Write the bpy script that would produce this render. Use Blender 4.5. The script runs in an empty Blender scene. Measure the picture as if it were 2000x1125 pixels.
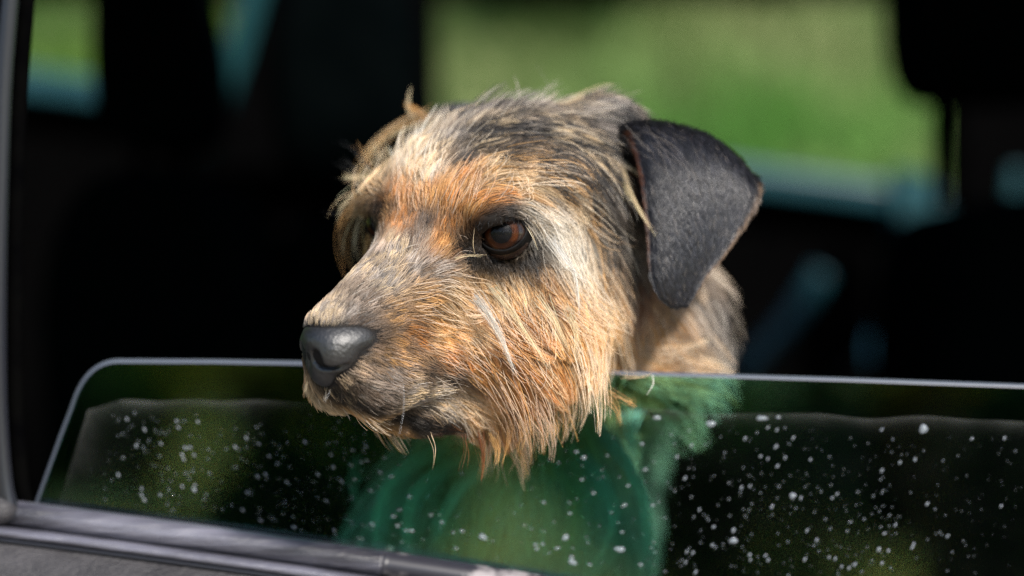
import bpy, math, random
import numpy as np
from mathutils import Vector, Matrix
from mathutils.bvhtree import BVHTree
from mathutils.kdtree import KDTree

R = math.radians
rng = np.random.default_rng(7)
random.seed(7)
scene = bpy.context.scene
col = scene.collection
H0 = 1.35                       # height of the lens and of the dog's head above the ground
CAMD = 1.30                     # metres from the lens to the dog's near eye

# ------------------------------------------------------------------ camera, sky, sun, exposure
cam_d = bpy.data.cameras.new('camera')
cam = bpy.data.objects.new('camera', cam_d)
col.objects.link(cam)
cam.location = (0, -CAMD, H0)
cam.rotation_euler = (R(90), 0, 0)
cam_d.sensor_width = 36
cam_d.lens = 85
cam_d.clip_start = 0.05
cam_d.clip_end = 500
cam_d.dof.use_dof = True
cam_d.dof.focus_distance = CAMD - 0.022
cam_d.dof.aperture_fstop = 2.0
scene.camera = cam

SUN_EL, SUN_AZ = R(39), R(152)      # azimuth: compass angle of the sun seen from above, 180 = behind the lens
world = bpy.data.worlds.new('World')
scene.world = world
world.use_nodes = True
wn = world.node_tree.nodes
wl = world.node_tree.links
sky = wn.new('ShaderNodeTexSky')
sky.sky_type = 'NISHITA'
sky.sun_disc = False
sky.sun_elevation = SUN_EL
sky.sun_rotation = SUN_AZ
sky.air_density = 1.0
sky.dust_density = 1.0
bg = wn['Background']
bg.inputs['Strength'].default_value = 0.13
wl.new(sky.outputs[0], bg.inputs[0])
sun_d = bpy.data.lights.new('sun', 'SUN')
sun_d.energy = 4.8
sun_d.angle = R(5)
sun_d.color = (1.0, 0.94, 0.86)
sun = bpy.data.objects.new('sun', sun_d)
col.objects.link(sun)
sdir = Vector((math.sin(SUN_AZ) * math.cos(SUN_EL), math.cos(SUN_AZ) * math.cos(SUN_EL), math.sin(SUN_EL)))
sun.rotation_euler = sdir.to_track_quat('Z', 'Y').to_euler()
sun.location = (-2, -3, 6)
vs = scene.view_settings
vs.view_transform = 'Standard'
vs.look = 'None'
vs.gamma = 1
vs.use_curve_mapping = False
vs.exposure = 0.65
scene.cycles.use_denoising = True
scene.cycles.denoising_prefilter = 'NONE'
scene.cycles.max_bounces = 10
scene.cycles.transparent_max_bounces = 24
scene.cycles.caustics_reflective = False
scene.cycles.caustics_refractive = False

# ------------------------------------------------------------------ helpers
FPX = 85 / 36 * 2000
def at(px, py, dep):
    """point dep metres behind the plane of the dog's eye, seen at pixel (px, py) of the photograph"""
    d = CAMD + dep
    return Vector(((px - 1000) / FPX * d, dep, H0 - (py - 562.5) / FPX * d))

def mesh_obj(name, verts, faces, mat=None, parent=None, smooth=True):
    me = bpy.data.meshes.new(name)
    me.from_pydata([tuple(v) for v in verts], [], [tuple(f) for f in faces])
    me.update()
    if smooth:
        me.polygons.foreach_set('use_smooth', np.ones(len(me.polygons), dtype=bool))
    o = bpy.data.objects.new(name, me)
    col.objects.link(o)
    if mat: me.materials.append(mat)
    if parent: o.parent = parent
    return o

def tag(o, label=None, cat=None, group=None, kind=None):
    if label: o['label'] = label
    if cat: o['category'] = cat
    if group: o['group'] = group
    if kind: o['kind'] = kind
    return o

def empty(name, loc=(0, 0, 0)):
    o = bpy.data.objects.new(name, None)
    o.location = loc
    col.objects.link(o)
    return o

def mat_new(name, color=(0.5, 0.5, 0.5), rough=0.6, spec=0.5, metal=0.0):
    m = bpy.data.materials.new(name)
    m.use_nodes = True
    b = m.node_tree.nodes['Principled BSDF']
    b.inputs['Base Color'].default_value = (*color, 1)
    b.inputs['Roughness'].default_value = rough
    b.inputs['Specular IOR Level'].default_value = spec
    b.inputs['Metallic'].default_value = metal
    return m

def noise_mix(m, c0, c1, scale, lo=0.35, hi=0.65, detail=6, bump=0.0, bscale=None, stretch=None, rough=None):
    """colour the material between c0 and c1 by object-space noise, optional bump and roughness range"""
    nt = m.node_tree; N = nt.nodes; L = nt.links
    b = N['Principled BSDF']
    tc = N.new('ShaderNodeTexCoord')
    src = tc.outputs['Object']
    if stretch:
        mp = N.new('ShaderNodeMapping'); mp.inputs['Scale'].default_value = stretch
        L.new(src, mp.inputs[0]); src = mp.outputs[0]
    nz = N.new('ShaderNodeTexNoise'); nz.inputs['Scale'].default_value = scale; nz.inputs['Detail'].default_value = detail
    L.new(src, nz.inputs['Vector'])
    mr = N.new('ShaderNodeMapRange'); mr.inputs[1].default_value = lo; mr.inputs[2].default_value = hi
    L.new(nz.outputs[0], mr.inputs[0])
    mx = N.new('ShaderNodeMix'); mx.data_type = 'RGBA'
    mx.inputs[6].default_value = (*c0, 1); mx.inputs[7].default_value = (*c1, 1)
    L.new(mr.outputs[0], mx.inputs[0]); L.new(mx.outputs[2], b.inputs['Base Color'])
    if rough:
        mr2 = N.new('ShaderNodeMapRange'); mr2.inputs[3].default_value = rough[0]; mr2.inputs[4].default_value = rough[1]
        L.new(nz.outputs[0], mr2.inputs[0]); L.new(mr2.outputs[0], b.inputs['Roughness'])
    if bump:
        n2 = N.new('ShaderNodeTexNoise'); n2.inputs['Scale'].default_value = bscale or scale * 4; n2.inputs['Detail'].default_value = 8
        L.new(src, n2.inputs['Vector'])
        bp = N.new('ShaderNodeBump'); bp.inputs['Strength'].default_value = bump; bp.inputs['Distance'].default_value = 0.002
        L.new(n2.outputs[0], bp.inputs['Height']); L.new(bp.outputs[0], b.inputs['Normal'])
    return m

# ------------------------------------------------------------------ distance fields (millimetres) and surface nets
def smin(a, b, k):
    h = np.clip(0.5 + 0.5 * (b - a) / k, 0, 1)
    return b + (a - b) * h - k * h * (1 - h)
def smax(a, b, k):
    return -smin(-a, -b, k)
def ell(P, c, r, ax=None):
    q = P - np.asarray(c, dtype=np.float32)
    if ax is not None:
        q = q @ np.asarray(ax, dtype=np.float32).T
    r = np.asarray(r, dtype=np.float32)
    k0 = np.linalg.norm(q / r, axis=-1)
    k1 = np.linalg.norm(q / (r * r), axis=-1)
    return k0 * (k0 - 1) / np.maximum(k1, 1e-6)
def cone(P, a, b, ra, rb):
    a = np.asarray(a, dtype=np.float32); b = np.asarray(b, dtype=np.float32)
    ba = b - a
    h = np.clip(((P - a) @ ba) / float(ba @ ba), 0, 1)
    d = np.linalg.norm(P - a - h[..., None] * ba, axis=-1)
    return d - (ra + (rb - ra) * h)

def surface_nets(fn, lo, hi, step):
    lo = np.asarray(lo, dtype=np.float32)
    n = np.ceil((np.asarray(hi) - lo) / step).astype(int) + 1
    ax = [lo[i] + step * np.arange(n[i], dtype=np.float32) for i in range(3)]
    V = np.empty(n, dtype=np.float32)
    YZ = np.stack(np.meshgrid(ax[1], ax[2], indexing='ij'), -1)
    CH = max(1, int(400000 / (n[1] * n[2])))
    for i in range(0, n[0], CH):
        xs = ax[0][i:i + CH]
        P = np.empty((len(xs), n[1], n[2], 3), dtype=np.float32)
        P[..., 0] = xs[:, None, None]; P[..., 1:] = YZ[None]
        V[i:i + CH] = fn(P)
    S = V < 0
    c = [V[dx:n[0] - 1 + dx, dy:n[1] - 1 + dy, dz:n[2] - 1 + dz] for dx in (0, 1) for dy in (0, 1) for dz in (0, 1)]
    s = sum((a < 0).astype(np.int8) for a in c)
    act = (s > 0) & (s < 8)
    idx = -np.ones(act.shape, dtype=np.int64)
    cells = np.argwhere(act)
    idx[act] = np.arange(len(cells))
    cv = np.stack([a[act] for a in c], -1)
    corners = np.array([(dx, dy, dz) for dx in (0, 1) for dy in (0, 1) for dz in (0, 1)], dtype=np.float32)
    acc = np.zeros((len(cells), 3), dtype=np.float32); cnt = np.zeros(len(cells), dtype=np.float32)
    for i in range(8):
        for b in (1, 2, 4):
            j = i ^ b
            if j > i:
                m = (cv[:, i] < 0) != (cv[:, j] < 0)
                t = np.where(m, cv[:, i] / np.where(m, cv[:, i] - cv[:, j], 1), 0)
                acc += m[:, None] * (corners[i] + t[:, None] * (corners[j] - corners[i]))
                cnt += m
    verts = lo + step * (cells + acc / cnt[:, None])
    quads = []
    for d in range(3):
        a, b = (d + 1) % 3, (d + 2) % 3
        sl0 = [slice(1, -1)] * 3; sl1 = [slice(1, -1)] * 3
        sl0[d] = slice(0, n[d] - 1); sl1[d] = slice(1, n[d])
        s0 = S[tuple(sl0)]; s1 = S[tuple(sl1)]
        for flip in (False, True):
            e = np.argwhere((s0 & ~s1) if not flip else (~s0 & s1))
            if not len(e): continue
            off = np.ones(3, dtype=int); off[d] = 0
            e = e + off
            def g(da, db):
                q = e.copy(); q[:, a] -= da; q[:, b] -= db
                return idx[q[:, 0], q[:, 1], q[:, 2]]
            Q = np.stack([g(1, 1), g(0, 1), g(0, 0), g(1, 0)], -1)
            quads.append(Q if not flip else Q[:, ::-1])
    return verts, np.concatenate(quads), (V, lo, step)

def sample(field, P):
    V, lo, st = field
    q = (P - lo) / st
    n = np.array(V.shape)
    i = np.clip(np.floor(q).astype(int), 0, n - 2)
    f = np.clip(q - i, 0, 1)
    x, y, z = i[:, 0], i[:, 1], i[:, 2]
    fx, fy, fz = f[:, 0], f[:, 1], f[:, 2]
    c00 = V[x, y, z] * (1 - fx) + V[x + 1, y, z] * fx
    c10 = V[x, y + 1, z] * (1 - fx) + V[x + 1, y + 1, z] * fx
    c01 = V[x, y, z + 1] * (1 - fx) + V[x + 1, y, z + 1] * fx
    c11 = V[x, y + 1, z + 1] * (1 - fx) + V[x + 1, y + 1, z + 1] * fx
    return (c00 * (1 - fy) + c10 * fy) * (1 - fz) + (c01 * (1 - fy) + c11 * fy) * fz

def fast_mesh(name, verts, faces):
    """verts (n,3), faces (m,k) arrays"""
    me = bpy.data.meshes.new(name)
    k = faces.shape[1]
    me.vertices.add(len(verts)); me.vertices.foreach_set('co', np.asarray(verts, dtype=np.float32).ravel())
    me.loops.add(faces.size); me.loops.foreach_set('vertex_index', faces.astype(np.int32).ravel())
    me.polygons.add(len(faces))
    me.polygons.foreach_set('loop_start', np.arange(0, faces.size, k, dtype=np.int32))
    me.polygons.foreach_set('use_smooth', np.ones(len(faces), dtype=bool))
    me.update(calc_edges=True)
    me.validate()
    return me

MM = 0.001
def to_world(P):                # dog millimetres -> metres in the scene
    return np.asarray(P) * MM + np.array([0, 0, H0])
def mm(px, py, dep):            # pixel and depth in mm -> dog millimetres
    v = at(px, py, dep * MM)
    return np.array([v.x, v.y, v.z - H0]) * 1000
# ------------------------------------------------------------------ the dog: one continuous body from a distance field
# head frame: F along the muzzle, L towards the dog's left (its near side), U up; origin between the eyes
HO = np.array([-36.0, 27.0, 31.0])
PITCH, YAW, ROLL = R(15), R(38), R(7)
fh = np.array([-math.sin(YAW), -math.cos(YAW), 0])
lh = np.array([math.cos(YAW), -math.sin(YAW), 0])
uh = np.array([0, 0, 1.0])
HF = fh * math.cos(PITCH) - uh * math.sin(PITCH)
u1 = uh * math.cos(PITCH) + fh * math.sin(PITCH)
HL = lh * math.cos(ROLL) - u1 * math.sin(ROLL)
HU = u1 * math.cos(ROLL) + lh * math.sin(ROLL)
HAX = np.stack([HF, HL, HU])
def hd(F, L, U):
    return HO + F * HF + L * HL + U * HU
EYE_R = 14.5
EYE_N = hd(-1, 39, 2.5)
EYE_FAR = hd(-1, -39, 2.5)
GLASS_Y0, GLASS_YAW, GLASS_LEAN = 62.0, -0.05, 0.01    # the pane's plane: y = Y0 + YAW*x + LEAN*(z+45)
def glass_y(x, z):
    return GLASS_Y0 + GLASS_YAW * x + GLASS_LEAN * (z + 45)

def head_field(P):
    d = ell(P, hd(-56, 0, 5), (72, 64, 51), HAX)
    d = smin(d, ell(P, hd(-10, 0, 4), (40, 46, 30), HAX), 18)
    for s in (-1, 1):
        d = smin(d, ell(P, hd(2, 36 * s, 15), (18, 17, 9), HAX), 10)
    d = smin(d, cone(P, hd(8, 0, -24), hd(88, 0, -44), 35, 24), 16)
    d = smin(d, cone(P, hd(10, 0, -10), hd(98, 0, -31), 24, 15), 12)
    for s in (-1, 1):
        d = smin(d, cone(P, hd(14, 22 * s, -56), hd(84, 13 * s, -62), 21, 16), 10)
        d = smin(d, ell(P, hd(-32, 46 * s, -48), (43, 27, 42), HAX), 22)
    d = smin(d, ell(P, mm(1015, 680, 22), (36, 32, 28)), 18)
    jaw = smin(cone(P, hd(-20, 0, -86), hd(58, 0, -81.5), 30, 12.5), cone(P, hd(0, 20, -76), hd(46, 12, -79), 14, 12), 10)
    jaw = smin(jaw, cone(P, mm(830, 803, 12), mm(965, 778, 32), 12, 17), 14)
    d = smin(d, jaw, 6)
    d = smin(d, cone(P, mm(1170, 300, 88), mm(1255, 385, 84), 32, 17), 14)      # base of the near ear
    # eye sockets
    for s, e in ((1, EYE_N), (-1, EYE_FAR)):
        d = smax(d, -(np.linalg.norm(P - e - 4 * (HF * 0.5 + HL * s * 0.6), axis=-1) - EYE_R * 0.97), 4)
    return d

NECK = [mm(1060, 520, 85), mm(1245, 640, 140), mm(1125, 700, 240)]
def body_field(P):
    d = head_field(P)
    b = cone(P, NECK[0], NECK[1], 52, 46)
    b = smin(b, cone(P, NECK[1], NECK[2], 46, 54), 25)
    b = smin(b, cone(P, mm(1080, 690, 120), mm(985, 1060, 172), 44, 76), 25)      # throat and chest behind the pane
    b = smin(b, cone(P, mm(985, 1060, 172), mm(1000, 1500, 190), 78, 62), 25)
    b = smin(b, cone(P, NECK[2], mm(1040, 1250, 420), 54, 78), 30)
    b = smin(b, cone(P, mm(1010, 1350, 165), mm(1060, 1250, 420), 62, 80), 30)
    d = smin(d, b, 20)
    # nothing pokes through the pane
    gy = glass_y(P[..., 0], P[..., 2])
    slab = smax(np.abs(P[..., 1] - gy) - 9, P[..., 2] + 54, 4)
    d = smax(d, -slab, 6)
    front = smax(P[..., 1] - gy, P[..., 2] + 95, 4)          # and below the chin nothing outside it
    return d

BLO, BHI = (-165, -115, -290), (260, 340, 130)
bv, bq, FIELD = surface_nets(body_field, BLO, BHI, 3.0)
# --- ears: folded flaps lofted from rows of (pixel, pixel, depth mm), then mirrored through the head for the far one
EAR_ROWS = [
    [(1205, 305, 74), (1235, 285, 84), (1300, 292, 88), (1370, 310, 88), (1425, 345, 84), (1462, 385, 72)],
    [(1205, 275, 62), (1238, 252, 66), (1305, 254, 70), (1380, 275, 70), (1436, 314, 68), (1473, 362, 62)],
    [(1222, 268, 52), (1245, 253, 50), (1308, 254, 52), (1384, 276, 53), (1442, 318, 54), (1480, 366, 55)],
    [(1250, 322, 45), (1272, 310, 38), (1325, 312, 38), (1385, 328, 42), (1435, 362, 46), (1478, 402, 49)],
    [(1262, 390, 41), (1286, 388, 33), (1330, 388, 31), (1380, 395, 35), (1420, 420, 41), (1452, 448, 45)],
    [(1271, 460, 38), (1290, 462, 30), (1328, 464, 27), (1370, 468, 31), (1398, 480, 37), (1420, 492, 41)],
    [(1275, 525, 36), (1291, 532, 29), (1322, 536, 26), (1350, 536, 29), (1368, 537, 34), (1382, 536, 37)],
    [(1284, 566, 34), (1298, 576, 30), (1321, 583, 28), (1340, 580, 30), (1354, 572, 33), (1364, 564, 35)],
    [(1298, 588, 33), (1308, 594, 32), (1323, 597, 31), (1337, 594, 32), (1346, 588, 33), (1352, 582, 34)],
]
def cr(ctrl, n):
    """Catmull-Rom along axis 0 to n samples"""
    c = np.asarray(ctrl, dtype=float)
    m = len(c)
    t = np.linspace(0, m - 1, n)
    i = np.clip(np.floor(t).astype(int), 0, m - 2)
    f = (t - i).reshape(-1, *([1] * (c.ndim - 1)))
    p0, p1, p2, p3 = c[np.maximum(i - 1, 0)], c[i], c[i + 1], c[np.minimum(i + 2, m - 1)]
    return 0.5 * (2 * p1 + (p2 - p0) * f + (2 * p0 - 5 * p1 + 4 * p2 - p3) * f * f + (3 * p1 - p0 - 3 * p2 + p3) * f ** 3)
NU, NV = 22, 34
_e = np.array([[mm(1222 + (p[0] - 1222) * .972, 250 + (p[1] - 250) * .975, p[2]) for p in row] for row in EAR_ROWS])
_e = cr(_e, NV)
EAR = cr(_e.transpose(1, 0, 2), NU).transpose(1, 0, 2)          # (NV, NU, 3)
def mirror_head(P):
    q = (P - HO) @ HAX.T
    q = q * np.array([1, -1, 1])
    return HO + q @ HAX
def grid_normals(G):
    du = np.gradient(G, axis=1); dv = np.gradient(G, axis=0)
    n = np.cross(du, dv)
    return n / np.maximum(np.linalg.norm(n, axis=-1, keepdims=True), 1e-9)
EAR_N = -grid_normals(EAR)
if EAR_N[NV // 2, NU // 2, 1] > 0: EAR_N = -EAR_N               # outer face looks at the lens
def ear_mesh(G, N):
    th = 2.2
    a = (G + N * th * 0.5).reshape(-1, 3); b = (G - N * th * 0.5).reshape(-1, 3)
    V = np.concatenate([a, b]); off = len(a)
    F = []
    for i in range(NV - 1):
        for j in range(NU - 1):
            q = [i * NU + j, i * NU + j + 1, (i + 1) * NU + j + 1, (i + 1) * NU + j]
            F.append(q); F.append([k + off for k in q[::-1]])
    rim = [(0, j) for j in range(NU)] + [(i, NU - 1) for i in range(1, NV)] + [(NV - 1, j) for j in range(NU - 2, -1, -1)] + [(i, 0) for i in range(NV - 2, 0, -1)]
    for k in range(len(rim)):
        p, q = rim[k], rim[(k + 1) % len(rim)]
        p, q = p[0] * NU + p[1], q[0] * NU + q[1]
        F.append([q, p, p + off, q + off])
    return V, np.array(F)
FAR_EAR = mirror_head(EAR)
FAR_EAR_N = (EAR_N @ HAX.T * np.array([1, -1, 1])) @ HAX
ev, ef = ear_mesh(EAR, EAR_N)
fv, ff = ear_mesh(FAR_EAR, FAR_EAR_N)

# --- nose leather: finer field with nostrils
NC = hd(101, 0, -37)
_a = R(24)
NFv = HF * math.cos(_a) - HL * math.sin(_a); NLv = HL * math.cos(_a) + HF * math.sin(_a)
_b = R(6)
NFv, NUv = NFv * math.cos(_b) + HU * math.sin(_b), HU * math.cos(_b) - NFv * math.sin(_b)
NAX = np.stack([NFv, NLv, NUv])
def nd(F, L, U):
    return NC + 0.9 * (F * NFv + L * NLv + U * NUv)
def nose_hull(P):
    e = lambda c, r: ell(P, c, np.array(r) * 0.9, NAX)
    d = e(nd(-5, 1, 6), (23, 21, 12))
    d = smin(d, e(nd(5, 0, -6), (10, 14.5, 17)), 6)
    for s in (-1, 1):
        d = smin(d, e(nd(2, 13 * s, -1), (12, 9.5, 10)), 5)
    return d
def nose_field(P):
    e = lambda c, r: ell(P, c, np.array(r) * 0.9, NAX)
    d = nose_hull(P)
    for s in (-1, 1):
        d = smax(d, -e(nd(13, 9.5 * s, -3), (18, 5.2, 5.2)), 1.6)
        d = smax(d, -cone(P, nd(12, 11 * s, -6.5), nd(-2, 23.5 * s, -7), 2.7, 1.4), 2)
    q = (P - NC) @ NAX.T.astype(np.float32)
    groove = np.sqrt(q[..., 1] ** 2 + np.maximum(q[..., 2] + 3, 0) ** 2 + np.minimum(q[..., 0] - 14.0, 0) ** 2) - 1.2
    return smax(d, -groove, 2)
nc = NC
nv, nq, _ = surface_nets(nose_field, nc - 34, nc + 34, 1.0)

# --- body mesh = skin with ears joined on
def merge(parts):
    V = np.concatenate([p[0] for p in parts]); F = []; o = 0
    for v, f in parts:
        F.append(f + o); o += len(v)
    return V, np.concatenate(F)
allv, allf = merge([(bv, bq), (ev, ef), (fv, ff)])
skin_me = fast_mesh('dog', to_world(allv), allf)
dog = bpy.data.objects.new('dog', skin_me)
col.objects.link(dog)
tag(dog, 'scruffy tan and charcoal terrier leaning its head out over the half-lowered car window', 'dog')

m_nose = mat_new('nose_leather', (0.018, 0.015, 0.016), 0.42, 0.5)
noise_mix(m_nose, (0.003, 0.0028, 0.003), (0.007, 0.0065, 0.007), 90, bump=0.3, bscale=520, rough=(0.42, 0.52))
m_nose.node_tree.nodes['Principled BSDF'].inputs['Specular IOR Level'].default_value = 1.0
nose_me = fast_mesh('nose', to_world(nv), nq)
nose = bpy.data.objects.new('nose', nose_me); col.objects.link(nose); nose_me.materials.append(m_nose); nose.parent = dog
nose['label'] = 'damp black nose leather with open nostrils'

# --- eyes: ball, iris, pupil, dark lids
m_eye = mat_new('eyeball', (0.03, 0.018, 0.014), 0.12, 0.5)
m_iris = mat_new('iris', (0.16, 0.035, 0.008), 0.5, 0.1)
m_pupil = mat_new('pupil', (0.002, 0.002, 0.003), 0.5, 0.1)
m_lid = mat_new('eyelid_skin', (0.003, 0.0026, 0.0026), 0.6, 0.15)
m_cornea = bpy.data.materials.new('cornea'); m_cornea.use_nodes = True
_n = m_cornea.node_tree.nodes; _l = m_cornea.node_tree.links
_n.remove(_n['Principled BSDF'])
_t = _n.new('ShaderNodeBsdfTransparent'); _g = _n.new('ShaderNodeBsdfGlossy'); _g.inputs['Roughness'].default_value = 0.035
_f = _n.new('ShaderNodeFresnel'); _f.inputs['IOR'].default_value = 1.24
_m = _n.new('ShaderNodeMixShader'); _l.new(_f.outputs[0], _m.inputs[0]); _l.new(_t.outputs[0], _m.inputs[1]); _l.new(_g.outputs[0], _m.inputs[2])
_l.new(_m.outputs[0], _n['Material Output'].inputs[0])
# iris: radial fibres, darker towards its rim
nt = m_iris.node_tree
tc = nt.nodes.new('ShaderNodeAttribute'); tc.attribute_name = 'radial'
rp = nt.nodes.new('ShaderNodeValToRGB')
rp.color_ramp.elements[0].position = 0.0; rp.color_ramp.elements[0].color = (0.02, 0.005, 0.002, 1)
rp.color_ramp.elements[1].position = 1.0; rp.color_ramp.elements[1].color = (0.015, 0.006, 0.004, 1)
e_ = rp.color_ramp.elements.new(0.62); e_.color = (0.075, 0.020, 0.004, 1)
e_ = rp.color_ramp.elements.new(0.86); e_.color = (0.042, 0.011, 0.003, 1)
nt.links.new(tc.outputs['Fac'], rp.inputs[0]); nt.links.new(rp.outputs[0], nt.nodes['Principled BSDF'].inputs['Base Color'])

def frame_from(d):
    d = d / np.linalg.norm(d)
    r = np.cross(d, np.array([0, 0, 1.0])); r /= np.linalg.norm(r)      # to the viewer's right when d faces the lens
    u = np.cross(r, d)
    return d, -r if False else r, u
def cap(center, d, rad, ang0, ang1, rings, seg, bulge=0.0):
    """spherical cap between polar angles ang0..ang1 round direction d"""
    d, r, u = frame_from(d)
    V, F, A = [], [], []
    for i in range(rings + 1):
        a = ang0 + (ang1 - ang0) * i / rings
        for j in range(seg):
            b = 2 * math.pi * j / seg
            rr = rad
            V.append(center + rr * (math.cos(a) * d + math.sin(a) * (math.cos(b) * r + math.sin(b) * u)) + bulge * d * math.cos(math.pi / 2 * i / rings))
            A.append(i / rings)
    for i in range(rings):
        for j in range(seg):
            F.append((i * seg + j, i * seg + (j + 1) % seg, (i + 1) * seg + (j + 1) % seg, (i + 1) * seg + j))
    return np.array(V), F, A
def make_eye(c, gaze, open_w, open_up, open_dn, tilt, name_label=None):
    V, F, A = cap(c, gaze, EYE_R, 0.001, math.pi, 18, 32)
    ball = mesh_obj('eye', to_world(V), F, m_eye, dog)
    ia = math.asin(9.3 / EYE_R); pa = math.asin(5.6 / EYE_R)
    V, F, A = cap(c, gaze, EYE_R + 0.12, pa * 0.9, ia, 8, 40)
    iris = mesh_obj('iris', to_world(V), F, m_iris, ball)
    at_ = iris.data.attributes.new('radial', 'FLOAT', 'POINT'); at_.data.foreach_set('value', A)
    V, F, A = cap(c, gaze, EYE_R + 0.22, 0.001, pa, 6, 32)
    mesh_obj('pupil', to_world(V), F, m_pupil, ball)
    V, F, A = cap(c, gaze, EYE_R + 0.5, 0.001, ia * 1.12, 10, 40, bulge=1.4)
    mesh_obj('cornea', to_world(V), F, m_cornea, ball)
    # lids: a rounded rim round an almond opening, running out under the fur
    d, r, u = frame_from(gaze)
    SEG = 56
    prof = [(0.0, -1.2, 1), (0.0, 0.8, 1), (0.7, 1.5, 1), (1.6, 1.2, 1), (2.6, -0.4, 1), (3.6, -4, 1), (5, -10, 1)]
    V, F = [], []
    for k, (out, lift, _) in enumerate(prof):
        for j in range(SEG):
            b = 2 * math.pi * j / SEG
            cx, cy = math.cos(b), math.sin(b)
            hy = open_up if cy > 0 else open_dn
            x = open_w * math.copysign(abs(cx) ** 1.05, cx)
            y = hy * math.copysign(abs(cy) ** 1.25, cy)
            x, y = x + out * cx, y + out * cy
            x, y = x * math.cos(tilt) - y * math.sin(tilt), x * math.sin(tilt) + y * math.cos(tilt)
            rad = math.hypot(x, y)
            base = math.sqrt(max((EYE_R + 0.3) ** 2 - min(rad, EYE_R * 0.97) ** 2, 0.0))
            V.append(c + r * x + u * y + d * (base + lift))
    for k in range(len(prof) - 1):
        for j in range(SEG):
            F.append((k * SEG + j, k * SEG + (j + 1) % SEG, (k + 1) * SEG + (j + 1) % SEG, (k + 1) * SEG + j))
    lid = mesh_obj('eyelid', to_world(V), F, m_lid, ball)
    return ball
gaze_n = np.array([-0.10, -1.0, 0.03])
eye_near = make_eye(EYE_N, gaze_n, 12.6, 12.0, 9.0, R(-8))
gaze_f = HF * 0.75 - HL * 0.25 + np.array([-0.1, -0.5, 0])
eye_far = make_eye(EYE_FAR, gaze_f, 11.5, 8, 8, R(5))
eye_near['label'] = 'reddish brown eye ringed by black lids, catching the sky'
HAIR = 1.0                      # share of the full coat
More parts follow.
